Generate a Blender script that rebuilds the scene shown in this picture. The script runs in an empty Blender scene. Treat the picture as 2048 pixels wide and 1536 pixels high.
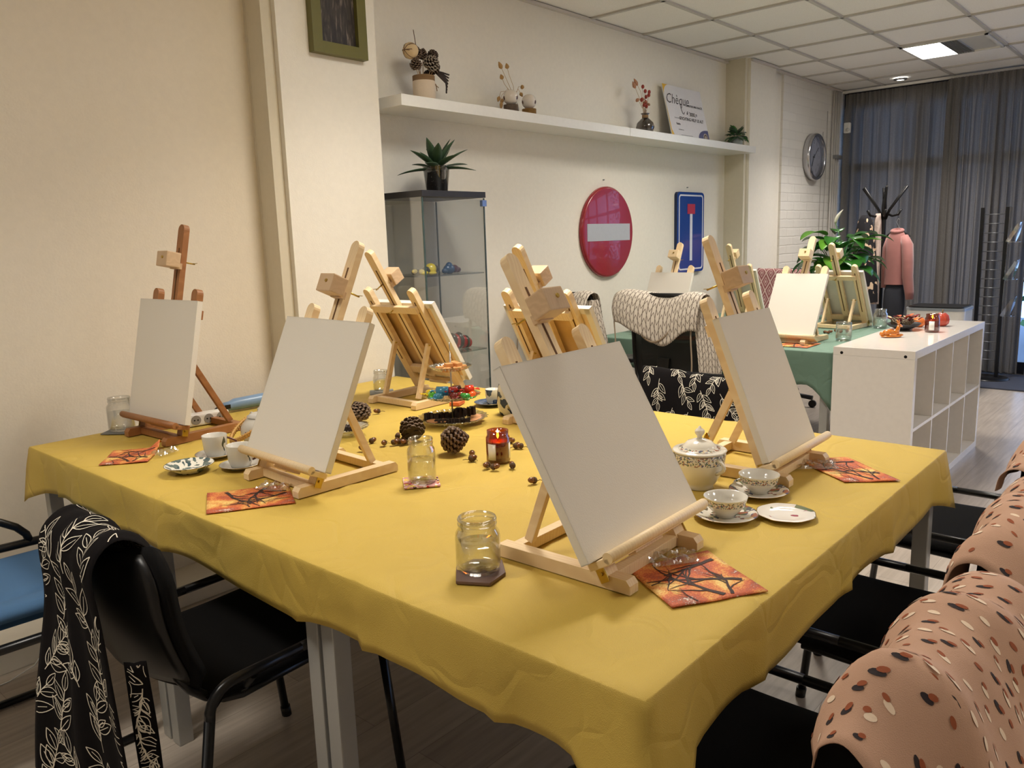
import bpy, bmesh, math, random
from mathutils import Vector, Matrix
PI = math.pi
S = bpy.context.scene
COL = S.collection
rnd = random.Random(7)

# ------------------------------------------------------------------ camera
cam = bpy.data.cameras.new('camera'); camo = bpy.data.objects.new('camera', cam); COL.objects.link(camo)
YAW, PIT, ROL = 0.726140576, 0.179801275, -0.0314655378
_f = Vector((math.cos(YAW)*math.cos(PIT), math.sin(YAW)*math.cos(PIT), -math.sin(PIT)))
_r = Vector((math.sin(YAW), -math.cos(YAW), 0)); _u = _r.cross(_f)
_r2 = math.cos(ROL)*_r + math.sin(ROL)*_u; _u2 = -math.sin(ROL)*_r + math.cos(ROL)*_u
camo.matrix_world = Matrix(((_r2.x, _u2.x, -_f.x, 0), (_r2.y, _u2.y, -_f.y, 0), (_r2.z, _u2.z, -_f.z, 1.375), (0, 0, 0, 1)))
cam.sensor_width = 36.0; cam.lens = 1590.63467/2048*36; cam.clip_start = 0.02
S.camera = camo
# ------------------------------------------------------------------ world, exposure
S.view_settings.view_transform = 'Standard'; S.view_settings.look = 'None'
S.view_settings.exposure = -0.08; S.view_settings.gamma = 1.0; S.view_settings.use_curve_mapping = False
W = bpy.data.worlds.new('dusk_sky'); S.world = W; W.use_nodes = True
W.node_tree.nodes['Background'].inputs[0].default_value = (0.34, 0.54, 1.0, 1)
W.node_tree.nodes['Background'].inputs[1].default_value = 3.6
# room lamps: recessed ceiling panels, (x, y, power)
ZC = 2.72
LAMPS = [(2.27, 1.73, 22.0), (4.67, 1.73, 22.0), (7.09, 1.73, 24.0), (-0.15, 1.73, 11.0), (2.27, -1.3, 10.0), (4.67, -1.3, 14.0)]
LAMPCOL = (1.0, 0.915, 0.805)
for i, (x, y, p) in enumerate(LAMPS):
    L = bpy.data.lights.new('panel_lamp', 'AREA'); L.shape = 'RECTANGLE'; L.size = 0.5; L.size_y = 0.5
    L.energy = p; L.color = LAMPCOL if x < 6 else (1.0, 0.93, 0.86); L.spread = math.radians(118)
    if i == 2: L.size_y = 0.24; y = 1.86
    lo = bpy.data.objects.new('panel_lamp', L); COL.objects.link(lo); lo.location = (x, y, ZC-0.022)
L = bpy.data.lights.new('spot_lamp', 'SPOT'); L.energy = 12; L.spot_size = math.radians(70); L.spot_blend = .5; L.color = (1, .92, .82); L.shadow_soft_size = .03
lo = bpy.data.objects.new('spot_lamp', L); COL.objects.link(lo); lo.location = (8.2, 2.37, ZC-.03); lo.rotation_euler = (0, math.radians(8), 0)

# ------------------------------------------------------------------ materials
def srgb(c):
    return tuple(((v/255)/12.92 if v/255 <= .04045 else ((v/255+.055)/1.055)**2.4) for v in c)+(1,)
class NT:
    def __init__(s, name):
        s.m = bpy.data.materials.new(name); s.m.use_nodes = True; s.t = s.m.node_tree; s.b = s.t.nodes['Principled BSDF']; s.out = s.t.nodes['Material Output']
    def n(s, typ, **kw):
        n = s.t.nodes.new(typ)
        for k, v in kw.items():
            if k in n.inputs: n.inputs[k].default_value = v
            else: setattr(n, k, v)
        return n
    def l(s, a, b): s.t.links.new(a, b)
    def coords(s, scale=(1, 1, 1), rot=(0, 0, 0), kind='Object'):
        c = s.n('ShaderNodeTexCoord'); m = s.n('ShaderNodeMapping'); m.inputs['Scale'].default_value = scale; m.inputs['Rotation'].default_value = rot
        s.l(c.outputs[kind], m.inputs['Vector']); return m.outputs['Vector']
    def ramp(s, fac, stops, interp='LINEAR'):
        r = s.n('ShaderNodeValToRGB'); cr = r.color_ramp; cr.interpolation = interp
        while len(cr.elements) < len(stops): cr.elements.new(0.5)
        for e, (p, c) in zip(cr.elements, stops): e.position = p; e.color = c
        s.l(fac, r.inputs['Fac']); return r.outputs['Color']
    def bump(s, h, strength=.2, dist=.01):
        b = s.n('ShaderNodeBump'); b.inputs['Strength'].default_value = strength; b.inputs['Distance'].default_value = dist
        s.l(h, b.inputs['Height']); s.l(b.outputs['Normal'], s.b.inputs['Normal'])
    def mixc(s, fac, a, b, mode='MIX'):
        m = s.n('ShaderNodeMix'); m.data_type = 'RGBA'; m.blend_type = mode
        for sock, v in ((m.inputs[0], fac), (m.inputs[6], a), (m.inputs[7], b)):
            if hasattr(v, 'links'): s.l(v, sock)
            else: sock.default_value = v
        return m.outputs[2]
MATS = {}
def mat(name, col, rough=.5, metal=0, noise=0, nscale=40, bump=0, bscale=200, spec=.5, trans=0, emis=None, estr=0, coat=0, sheen=0, ior=1.5):
    if name in MATS: return MATS[name]
    k = NT(name); c = srgb(col); b = k.b
    b.inputs['Roughness'].default_value = rough; b.inputs['Metallic'].default_value = metal
    b.inputs['Specular IOR Level'].default_value = spec; b.inputs['Transmission Weight'].default_value = trans; b.inputs['IOR'].default_value = ior
    b.inputs['Coat Weight'].default_value = coat; b.inputs['Sheen Weight'].default_value = sheen
    if emis: b.inputs['Emission Color'].default_value = emis; b.inputs['Emission Strength'].default_value = estr
    v = k.coords()
    nz = k.n('ShaderNodeTexNoise', Scale=nscale, Detail=3.0); k.l(v, nz.inputs['Vector'])
    d = noise if noise else .04
    k.l(k.mixc(nz.outputs['Fac'], tuple(x*(1-d) for x in c[:3])+(1,), tuple(min(1, x*(1+d)) for x in c[:3])+(1,)), b.inputs['Base Color'])
    if bump:
        n2 = k.n('ShaderNodeTexNoise', Scale=bscale, Detail=3.0); k.l(v, n2.inputs['Vector']); k.bump(n2.outputs['Fac'], bump, .005)
    MATS[name] = k.m; return k.m
def wood(name, c1, c2, rough=.5, scale=18):
    if name in MATS: return MATS[name]
    k = NT(name); v = k.coords((1, 1, 1), (0.2, .35, 0))
    w = k.n('ShaderNodeTexWave', Scale=scale, Distortion=6.0, Detail=2.0, wave_type='BANDS', bands_direction='Y'); w.inputs['Detail Scale'].default_value = .6
    k.l(v, w.inputs['Vector']); nz = k.n('ShaderNodeTexNoise', Scale=9.0, Detail=2.0); k.l(v, nz.inputs['Vector'])
    a = k.ramp(w.outputs['Fac'], [(0, srgb(c1)), (.75, srgb(c2)), (1, srgb(c1))])
    k.l(k.mixc(nz.outputs['Fac'], a, srgb(c2)), k.b.inputs['Base Color']); k.b.inputs['Roughness'].default_value = rough
    k.bump(w.outputs['Fac'], .05, .002); MATS[name] = k.m; return k.m
def thin_glass(name, tint=(1, 1, 1), rough=0.02, edge=.55, base=.04):
    if name in MATS: return MATS[name]
    k = NT(name); t = k.t; t.nodes.remove(k.b)
    tr = k.n('ShaderNodeBsdfTransparent'); tr.inputs[0].default_value = tint+(1,)
    gl = k.n('ShaderNodeBsdfGlossy'); gl.inputs['Roughness'].default_value = rough
    lw = k.n('ShaderNodeLayerWeight', Blend=.35)
    mr = k.n('ShaderNodeMapRange'); mr.inputs['From Min'].default_value = 0; mr.inputs['To Min'].default_value = base; mr.inputs['To Max'].default_value = edge
    k.l(lw.outputs['Facing'], mr.inputs['Value'])
    mx = k.n('ShaderNodeMixShader'); k.l(mr.outputs['Result'], mx.inputs[0]); k.l(tr.outputs[0], mx.inputs[1]); k.l(gl.outputs[0], mx.inputs[2]); k.l(mx.outputs[0], k.out.inputs['Surface'])
    MATS[name] = k.m; return k.m

M_wall = mat('warm_white_plaster', (232, 222, 204), .85, bump=.18, bscale=120)
M_pil = mat('white_plaster', (236, 230, 217), .85, bump=.15, bscale=160)
M_trim = mat('cream_trim_paint', (214, 205, 184), .6)
M_white = mat('white_lacquer', (238, 236, 230), .25)
M_gloss = mat('glossy_white_foil', (238, 232, 224), .12)
M_pine = wood('pine_wood', (222, 190, 144), (238, 214, 172))
M_beech = wood('beech_wood', (196, 164, 128), (212, 182, 146), scale=40)
M_dark_pine = wood('stained_pine_wood', (134, 86, 46), (166, 112, 66))
M_brass = mat('brass', (190, 160, 80), .3, 1)
M_steel = mat('steel', (190, 190, 190), .3, 1)
M_grey = mat('grey_metal', (150, 150, 150), .45, .3)
M_black = mat('black_fabric', (14, 13, 13), .95, noise=.3, nscale=300, spec=.15)
M_blackp = mat('black_plastic', (16, 15, 15), .38, spec=.4)
M_blackm = mat('black_tube', (20, 20, 22), .3, .2)
M_glass = thin_glass('clear_glass', (.99, .995, .992), edge=.9, base=.05)
M_pane = thin_glass('cabinet_glass', (.962, .972, .97), edge=.45, base=.05)
M_water = thin_glass('water', (.985, .99, .985), edge=.5, base=.08)
M_slot = mat('slot_shadow_wood', (96, 62, 30), .8)
M_navy = mat('navy_line', (40, 50, 78), .3)

def canvas_mat():
    k = NT('primed_canvas'); v = k.coords((900, 900, 900))
    a = k.n('ShaderNodeTexNoise', Scale=.35, Detail=2.0); k.l(v, a.inputs['Vector'])
    k.b.inputs['Base Color'].default_value = srgb((232, 226, 214)); k.b.inputs['Roughness'].default_value = .9; k.bump(a.outputs['Fac'], .25, .001); return k.m
M_canvas = canvas_mat()
def cloth_mat(name, col, creases=True):
    k = NT(name); v = k.coords()
    n1 = k.n('ShaderNodeTexNoise', Scale=2.2, Detail=2.0); n1.inputs['Distortion'].default_value = .8; k.l(v, n1.inputs['Vector'])
    n2 = k.n('ShaderNodeTexNoise', Scale=700.0, Detail=1.0); k.l(v, n2.inputs['Vector'])
    vo = k.n('ShaderNodeTexVoronoi', Scale=3.2, feature='DISTANCE_TO_EDGE'); 
    nd = k.n('ShaderNodeTexNoise', Scale=3.0, Detail=2.0); k.l(v, nd.inputs['Vector'])
    vm = k.n('ShaderNodeVectorMath', operation='ADD'); k.l(v, vm.inputs[0]); k.l(nd.outputs['Color'], vm.inputs[1]); k.l(vm.outputs[0], vo.inputs['Vector'])
    mr = k.n('ShaderNodeMapRange'); mr.inputs['From Max'].default_value = .09; mr.inputs['To Max'].default_value = .25; k.l(vo.outputs['Distance'], mr.inputs['Value'])
    c = srgb(col)
    k.l(k.mixc(n1.outputs['Fac'], tuple(x*.95 for x in c[:3])+(1,), tuple(x*1.04 for x in c[:3])+(1,)), k.b.inputs['Base Color'])
    k.b.inputs['Roughness'].default_value = .55; k.b.inputs['Specular IOR Level'].default_value = .3
    ad = k.n('ShaderNodeMath', operation='MULTIPLY_ADD'); k.l(n1.outputs['Fac'], ad.inputs[0]); ad.inputs[1].default_value = 5.0; k.l(mr.outputs['Result'], ad.inputs[2])
    ad2 = k.n('ShaderNodeMath', operation='MULTIPLY_ADD'); k.l(n2.outputs['Fac'], ad2.inputs[0]); ad2.inputs[1].default_value = .12; k.l(ad.outputs[0], ad2.inputs[2])
    k.bump(ad2.outputs[0], .7, .010); return k.m
M_yellow = cloth_mat('yellow_paper_cloth', (204, 174, 82))
M_green = cloth_mat('green_paper_cloth', (112, 140, 124))
def autumn_mat(name, sc=26):
    k = NT(name); v = k.coords()
    n = k.n('ShaderNodeTexNoise', Scale=sc*.55, Detail=2.0); n.inputs['Distortion'].default_value = .7; k.l(v, n.inputs['Vector'])
    n2 = k.n('ShaderNodeTexNoise', Scale=sc*12, Detail=4.0); k.l(v, n2.inputs['Vector'])
    a = k.n('ShaderNodeMath', operation='MULTIPLY_ADD'); k.l(n2.outputs['Fac'], a.inputs[0]); a.inputs[1].default_value = .45; 
    a0 = k.n('ShaderNodeMath', operation='SUBTRACT'); k.l(n.outputs['Fac'], a0.inputs[0]); a0.inputs[1].default_value = .225; k.l(a0.outputs[0], a.inputs[2])
    k.l(k.ramp(a.outputs[0], [(.24, srgb((246, 236, 224))), (.32, srgb((158, 80, 54))), (.42, srgb((196, 92, 56))), (.5, srgb((214, 122, 66))), (.58, srgb((228, 166, 84))), (.70, srgb((242, 212, 130))), (.82, srgb((190, 96, 52)))]), k.b.inputs['Base Color'])
    k.b.inputs['Roughness'].default_value = .6; return k.m
M_autumn = autumn_mat('autumn_print')
def band_mat(name, base, lo, hi, cols, scale=60, rough=.12, thr=.48):
    """white china with a band of small blossoms between heights lo and hi"""
    k = NT(name); c = k.n('ShaderNodeTexCoord'); sx = k.n('ShaderNodeSeparateXYZ'); k.l(c.outputs['Object'], sx.inputs[0])
    def cmp(op, val):
        m = k.n('ShaderNodeMath', operation=op); k.l(sx.outputs['Z'], m.inputs[0]); m.inputs[1].default_value = val; return m.outputs[0]
    mul = k.n('ShaderNodeMath', operation='MULTIPLY'); k.l(cmp('GREATER_THAN', lo), mul.inputs[0]); k.l(cmp('LESS_THAN', hi), mul.inputs[1])
    nz = k.n('ShaderNodeTexNoise', Scale=scale*2.2, Detail=1.0); k.l(c.outputs['Object'], nz.inputs['Vector'])
    vo = k.n('ShaderNodeTexVoronoi', Scale=scale*2.5); k.l(c.outputs['Object'], vo.inputs['Vector'])
    st = [(i/len(cols), srgb(q)) for i, q in enumerate(cols)]
    cc = k.ramp(vo.outputs['Color'], st, 'CONSTANT')
    g = k.n('ShaderNodeMath', operation='GREATER_THAN'); k.l(nz.outputs['Fac'], g.inputs[0]); g.inputs[1].default_value = thr
    m2 = k.n('ShaderNodeMath', operation='MULTIPLY'); k.l(mul.outputs[0], m2.inputs[0]); k.l(g.outputs[0], m2.inputs[1])
    k.l(k.mixc(m2.outputs[0], srgb(base), cc), k.b.inputs['Base Color']); k.b.inputs['Roughness'].default_value = rough; k.b.inputs['Coat Weight'].default_value = .4
    return k.m
FLOR = [(92, 98, 108), (100, 122, 96), (160, 104, 84), (84, 90, 124), (226, 206, 168), (120, 126, 106)]
def spot_mat(name, base, cols, scale, thr, rough=.15, dist=0.0, stretch=(1, 1, 1)):
    k = NT(name); v = k.coords(stretch); nz = k.n('ShaderNodeTexNoise', Scale=scale, Detail=1.5); nz.inputs['Distortion'].default_value = dist; k.l(v, nz.inputs['Vector'])
    vo = k.n('ShaderNodeTexVoronoi', Scale=scale*1.3); k.l(v, vo.inputs['Vector'])
    g = k.n('ShaderNodeMath', operation='GREATER_THAN'); k.l(nz.outputs['Fac'], g.inputs[0]); g.inputs[1].default_value = thr
    cc = k.ramp(vo.outputs['Color'], [(i/len(cols), srgb(q)) for i, q in enumerate(cols)], 'CONSTANT')
    k.l(k.mixc(g.outputs[0], srgb(base), cc), k.b.inputs['Base Color']); k.b.inputs['Roughness'].default_value = rough; return k.m

# ------------------------------------------------------------------ mesh helpers
class MB:
    def __init__(s): s.bm = bmesh.new(); s.mi = 0; s.smooth = False
    def face(s, vs):
        try: f = s.bm.faces.new(vs)
        except ValueError: return
        f.material_index = s.mi; f.smooth = s.smooth
    def box(s, c, d, rot=None, bev=0):
        r = bmesh.ops.create_cube(s.bm, size=1)
        M = Matrix.Translation(Vector(c)) @ (rot.to_4x4() if rot else Matrix()) @ Matrix.Diagonal((d[0], d[1], d[2], 1))
        bmesh.ops.transform(s.bm, matrix=M, verts=r['verts'])
        fs = set(f for v in r['verts'] for f in v.link_faces)
        for f in fs: f.material_index = s.mi
        if bev:
            es = list(set(e for v in r['verts'] for e in v.link_edges))
            q = bmesh.ops.bevel(s.bm, geom=es, offset=bev, segments=2, affect='EDGES', profile=.6)
            for f in q['faces']: f.material_index = s.mi
        return s
    def bar(s, a, b, w, h, side=(0, 1, 0), bev=.0015):
        """square bar from a to b, w along side, h across"""
        a, b = Vector(a), Vector(b); z = (b-a).normalized(); y = Vector(side); y = (y-z*y.dot(z)).normalized(); x = y.cross(z)
        R = Matrix((x, y, z)).transposed()
        return s.box((a+b)/2, (h, w, (b-a).length), R, bev)
    def ring(s, c, ax, r, n, rx=None):
        c = Vector(c); ax = Vector(ax).normalized(); t = Vector((0, 0, 1)) if abs(ax.z) < .9 else Vector((1, 0, 0))
        u = ax.cross(t).normalized(); v = ax.cross(u)
        return [s.bm.verts.new(c+u*(r*math.cos(2*PI*i/n))+v*(r*math.sin(2*PI*i/n))) for i in range(n)]
    def tube(s, pts, r, n=10, cap=True, rs=None):
        pts = [Vector(p) for p in pts]; rings = []; pu = None; sm = s.smooth; s.smooth = True
        for i, p in enumerate(pts):
            d = (pts[min(i+1, len(pts)-1)]-pts[max(i-1, 0)]).normalized()
            if pu is None:
                t = Vector((0, 0, 1)) if abs(d.z) < .9 else Vector((1, 0, 0)); u = d.cross(t).normalized()
            else: u = (pu-d*pu.dot(d)).normalized()
            pu = u; v = d.cross(u); rr = rs[i] if rs else r
            rings.append([s.bm.verts.new(p+u*(rr*math.cos(2*PI*k/n))+v*(rr*math.sin(2*PI*k/n))) for k in range(n)])
        for a, b in zip(rings, rings[1:]):
            for k in range(n): s.face([a[k], a[(k+1) % n], b[(k+1) % n], b[k]])
        s.smooth = False
        if cap: s.face(rings[0][::-1]); s.face(rings[-1])
        s.smooth = sm; return s
    def lathe(s, prof, n=32, c=(0, 0, 0), scal=None, cap=True):
        """prof: (r, z) list bottom to top (may turn inward)"""
        c = Vector(c); rings = []; sm = s.smooth; s.smooth = True
        for r, z in prof:
            if r < 1e-5: rings.append([s.bm.verts.new(c+Vector((0, 0, z)))]); continue
            ring = []
            for k in range(n):
                a = 2*PI*k/n; q = scal(a, r, z) if scal else 1
                ring.append(s.bm.verts.new(c+Vector((r*q*math.cos(a), r*q*math.sin(a), z))))
            rings.append(ring)
        for a, b in zip(rings, rings[1:]):
            if len(a) == 1 and len(b) == 1: continue
            for k in range(n):
                k2 = (k+1) % n
                if len(a) == 1: s.face([a[0], b[k2], b[k]])
                elif len(b) == 1: s.face([a[k], a[k2], b[0]])
                else: s.face([a[k], a[k2], b[k2], b[k]])
        s.smooth = False
        if cap:
            if len(rings[0]) > 1: s.face(rings[0][::-1])
        s.smooth = sm; return s
    def ball(s, c, r, n=12, sc=(1, 1, 1), rot=None):
        c = Vector(c); q = bmesh.ops.create_uvsphere(s.bm, u_segments=n, v_segments=max(6, n*2//3), radius=r)
        M = Matrix.Translation(c) @ (rot.to_4x4() if rot else Matrix()) @ Matrix.Diagonal((sc[0], sc[1], sc[2], 1))
        bmesh.ops.transform(s.bm, matrix=M, verts=q['verts'])
        for f in set(f for v in q['verts'] for f in v.link_faces): f.material_index = s.mi; f.smooth = True
        return s
    def grid(s, fn, nu, nv, smooth=True):
        vs = [[s.bm.verts.new(fn(i/nu, j/nv)) for j in range(nv+1)] for i in range(nu+1)]; sm = s.smooth; s.smooth = smooth
        for i in range(nu):
            for j in range(nv): s.face([vs[i][j], vs[i+1][j], vs[i+1][j+1], vs[i][j+1]])
        s.smooth = sm; return s
    def sheet(s, fn, nu, nv, t=.002):
        """grid with thickness along local normal"""
        e = 1e-3
        def nrm(u, v):
            a = fn(min(u+e, 1), v)-fn(max(u-e, 0), v); b = fn(u, min(v+e, 1))-fn(u, max(v-e, 0)); n = a.cross(b)
            return n.normalized() if n.length > 1e-12 else Vector((0, 0, 1))
        s.nrm = nrm
        top = [[fn(i/nu, j/nv) for j in range(nv+1)] for i in range(nu+1)]
        A = [[s.bm.verts.new(top[i][j]) for j in range(nv+1)] for i in range(nu+1)]
        B = [[s.bm.verts.new(top[i][j]-nrm(i/nu, j/nv)*t) for j in range(nv+1)] for i in range(nu+1)]
        sm = s.smooth; s.smooth = True
        for i in range(nu):
            for j in range(nv):
                s.face([A[i][j], A[i+1][j], A[i+1][j+1], A[i][j+1]]); s.face([B[i][j+1], B[i+1][j+1], B[i+1][j], B[i][j]])
        for i in range(nu): s.face([A[i+1][0], A[i][0], B[i][0], B[i+1][0]]); s.face([A[i][nv], A[i+1][nv], B[i+1][nv], B[i][nv]])
        for j in range(nv): s.face([A[0][j], A[0][j+1], B[0][j+1], B[0][j]]); s.face([A[nu][j+1], A[nu][j], B[nu][j], B[nu][j+1]])
        s.smooth = sm; return s
    def prism(s, poly, z0, z1):
        a = [s.bm.verts.new((p[0], p[1], z0)) for p in poly]; b = [s.bm.verts.new((p[0], p[1], z1)) for p in poly]; n = len(poly)
        s.face(a[::-1]); s.face(b)
        for i in range(n): s.face([a[i], a[(i+1) % n], b[(i+1) % n], b[i]])
        return s
    def xform(s, M): bmesh.ops.transform(s.bm, matrix=M, verts=s.bm.verts); return s
    def subdiv(s): return s
    def build(s, name, mats, parent=None, label=None, loc=None, rotz=0, fixn=True):
        me = bpy.data.meshes.new(name)
        if fixn: bmesh.ops.recalc_face_normals(s.bm, faces=s.bm.faces)
        s.bm.to_mesh(me); s.bm.free()
        for m in (mats if isinstance(mats, (list, tuple)) else [mats]): me.materials.append(m)
        o = bpy.data.objects.new(name, me); COL.objects.link(o)
        if parent: o.parent = parent
        if label: o['label'] = label
        if loc: o.location = loc
        o.rotation_euler.z = rotz
        return o
def tag(o, label, cat, group=None):
    o['label'] = label; o['category'] = cat
    if group: o['group'] = group
    return o
def thing(name, label, cat, loc=(0, 0, 0), rz=0, group=None):
    o = bpy.data.objects.new(name, None); COL.objects.link(o); o.location = loc; o.rotation_euler = (0, 0, rz); o.empty_display_size = .1
    return tag(o, label, cat, group)
def struct(name, mb, m):
    o = mb.build(name, m); o['kind'] = 'structure'; return o
def kids(o): return [c for c in bpy.data.objects if c.parent == o]
def dup(root, loc, rz, label, group=None):
    r = root.copy(); COL.objects.link(r); r.location = loc; r.rotation_euler = (0, 0, rz); r['label'] = label
    if group: r['group'] = group
    for ch in kids(root):
        c = ch.copy(); COL.objects.link(c); c.parent = r
        for g in kids(ch):
            d = g.copy(); COL.objects.link(d); d.parent = c
    return r
def text_mesh(txt, size, M, shear=0, weight=0.0):
    cu = bpy.data.curves.new('lettering', 'FONT'); cu.body = txt; cu.size = size; cu.shear = shear; cu.offset = weight; cu.align_x = 'CENTER'; cu.align_y = 'CENTER'; cu.resolution_u = 2
    o = bpy.data.objects.new('lettering', cu); COL.objects.link(o); bpy.context.view_layer.update()
    me = bpy.data.meshes.new_from_object(o.evaluated_get(bpy.context.evaluated_depsgraph_get())); bpy.data.objects.remove(o); bpy.data.curves.remove(cu)
    me.transform(M); return me
def add_text(mb, txt, size, M, shear=0, weight=0.0, mi=0):
    me = text_mesh(txt, size, M, shear, weight); n0 = len(mb.bm.faces); mb.bm.from_mesh(me); mb.bm.faces.ensure_lookup_table()
    for f in mb.bm.faces[n0:]: f.material_index = mi
    bpy.data.meshes.remove(me)
def smoothstep(x): x = max(0, min(1, x)); return x*x*(3-2*x)

# ------------------------------------------------------------------ room shell
YL, YP, YR, YB = 3.09, 2.94, 3.13, 2.99   # left wall, pillar fronts, recess wall, brick wall
XF = 8.62
def floor_mat():
    k = NT('laminate_floor'); v = k.coords()
    br = k.n('ShaderNodeTexBrick'); br.inputs['Scale'].default_value = 1.0; br.inputs['Brick Width'].default_value = 1.28; br.inputs['Row Height'].default_value = .19
    br.inputs['Mortar Size'].default_value = .0012; br.inputs['Color1'].default_value = srgb((196, 184, 170)); br.inputs['Color2'].default_value = srgb((178, 166, 154)); br.inputs['Mortar'].default_value = srgb((150, 138, 126))
    k.l(v, br.inputs['Vector'])
    m = k.coords((1.2, 16, 1)); nz = k.n('ShaderNodeTexNoise', Scale=3.0, Detail=5.0); k.l(m, nz.inputs['Vector'])
    g = k.ramp(nz.outputs['Fac'], [(.3, (.72, .7, .68, 1)), (.7, (1, 1, 1, 1))])
    k.l(k.mixc(1.0, br.outputs['Color'], g, 'MULTIPLY'), k.b.inputs['Base Color']); k.b.inputs['Roughness'].default_value = .32; return k.m
struct('floor', MB().box((3.2, 0.3, -.05), (11.6, 6.4, .1)), floor_mat())
struct('wall_left', MB().box((-.15, YL+.1, 1.4), (4.4, .2, 2.9)), M_wall)
mb = MB(); mb.box((2.205, (YP+3.35)/2, 1.4), (.51, 3.35-YP, 2.9))
struct('wall_near_pillar', mb, M_pil)
struct('trim_1', MB().box((1.925, (YP+YL)/2+.012, 1.4), (.05, YL-YP-.03, 2.9)).box((1.905, YL-.008, 1.4), (.012, .016, 2.9)), M_trim)
struct('wall_recess', MB().box((4.38, YR+.1, 1.4), (3.84, .2, 2.9)), M_pil)
struct('wall_far_pillar', MB().box((6.53, (YP+3.35)/2, 1.4), (.48, 3.35-YP, 2.9)), M_pil)
struct('trim_2', MB().box((6.265, (YP+YR)/2+.012, 1.4), (.05, YR-YP-.022, 2.9)), M_trim)
struct('wall_plaster_strip', MB().box((6.91, YB+.12, 1.4), (.28, .2, 2.9)), M_pil)
def brick_mat():
    k = NT('white_painted_brick'); c = k.n('ShaderNodeTexCoord'); sx = k.n('ShaderNodeSeparateXYZ'); cx = k.n('ShaderNodeCombineXYZ')
    k.l(c.outputs['Object'], sx.inputs[0]); k.l(sx.outputs['X'], cx.inputs['X']); k.l(sx.outputs['Z'], cx.inputs['Y'])
    nz = k.n('ShaderNodeTexNoise', Scale=14.0, Detail=2.0); k.l(c.outputs['Object'], nz.inputs['Vector'])
    ad = k.n('ShaderNodeVectorMath', operation='MULTIPLY_ADD'); k.l(nz.outputs['Color'], ad.inputs[0]); ad.inputs[1].default_value = (.012, .012, 0); k.l(cx.outputs[0], ad.inputs[2])
    br = k.n('ShaderNodeTexBrick'); br.inputs['Scale'].default_value = 1; br.inputs['Brick Width'].default_value = .3; br.inputs['Row Height'].default_value = .078; br.inputs['Mortar Size'].default_value = .007; br.inputs['Mortar Smooth'].default_value = .6
    br.inputs['Color1'].default_value = srgb((232, 228, 220)); br.inputs['Color2'].default_value = srgb((226, 222, 214)); br.inputs['Mortar'].default_value = srgb((224, 220, 212)); k.l(ad.outputs[0], br.inputs['Vector'])
    k.l(br.outputs['Color'], k.b.inputs['Base Color']); k.b.inputs['Roughness'].default_value = .7
    mr = k.n('ShaderNodeMapRange'); mr.inputs['From Min'].default_value = 2.3; mr.inputs['From Max'].default_value = 1.7; mr.inputs['To Min'].default_value = .12; k.l(sx.outputs['Z'], mr.inputs['Value'])
    iv = k.n('ShaderNodeMath', operation='SUBTRACT'); iv.inputs[0].default_value = 1; k.l(br.outputs['Fac'], iv.inputs[1])
    ml = k.n('ShaderNodeMath', operation='MULTIPLY'); k.l(iv.outputs[0], ml.inputs[0]); k.l(mr.outputs['Result'], ml.inputs[1])
    a3 = k.n('ShaderNodeMath', operation='MULTIPLY_ADD'); k.l(nz.outputs['Fac'], a3.inputs[0]); a3.inputs[1].default_value = .5; k.l(ml.outputs[0], a3.inputs[2])
    k.bump(a3.outputs[0], .38, .009); return k.m
struct('wall_brick', MB().box((7.9, YB+.1, 1.4), (1.7, .2, 2.9)), brick_mat())
struct('wall_right', MB().box((3.2, -2.6, 1.4), (11.6, .2, 2.9)), M_wall)
struct('wall_rear', MB().box((-2.3, .3, 1.4), (.2, 6.2, 2.9)), M_wall)
# ceiling tiles with a T-bar grid
def ceil_mat():
    k = NT('ceiling_tile'); v = k.coords(); n = k.n('ShaderNodeTexNoise', Scale=260.0, Detail=3.0); k.l(v, n.inputs['Vector'])
    k.l(k.ramp(n.outputs['Fac'], [(.3, srgb((236, 232, 226))), (.6, srgb((248, 245, 240)))]), k.b.inputs['Base Color']); k.b.inputs['Roughness'].default_value = .95; k.bump(n.outputs['Fac'], .15, .003); return k.m
struct('ceiling', MB().box((3.2, .3, ZC+.07), (11.6, 6.4, .12)), ceil_mat())
mb = MB(); GX0, GY0, G = 4.965, 1.985, .605
for k in range(-11, 7):
    x = GX0+G*k
    if x < XF: mb.box((x, .3, ZC+.004), (.024, 5.8, .012))
for k in range(-7, 2):
    y = GY0+G*k; mb.box((3.2, y, ZC+.0035), (10.8, .024, .011))
struct('trim_3', mb, mat('grid_bar_paint', (196, 192, 186), .5))
mb = MB(); mb.box((4.38, YR-.012, ZC-.004), (3.8, .024, .016)).box((-.15, YL-.012, ZC-.004), (4.2, .024, .016)).box((7.7, YB-.012, ZC-.004), (1.8, .024, .016)).box((6.53, YP-.012, ZC-.004), (.5, .024, .016))
struct('trim_4', mb, mat('edge_profile_paint', (206, 200, 192), .5))
struct('baseboard_left', MB().box((.1, YL-.09, .045), (3.4, .18, .09), bev=.004), mat('cable_duct_plastic', (222, 214, 198), .5))
# window wall behind the curtain
mb = MB(); mb.box((XF, .3, 2.66), (.12, 6.2, .2)).box((XF, .3, .04), (.12, 6.2, .14))
for y in (2.95, 2.28, 1.62, 1.16, .25, -.7, -1.6, -2.45): mb.box((XF, y, 1.38), (.1, .07, 2.5))
mb.box((XF, .3, 1.98), (.1, 6.2, .08))
w1 = struct('window_1', mb, mat('dark_window_frame', (40, 44, 54), .4))
MB().box((XF+.01, .3, 1.35), (.008, 6.1, 2.5)).build('pane', M_glass, w1)
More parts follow.
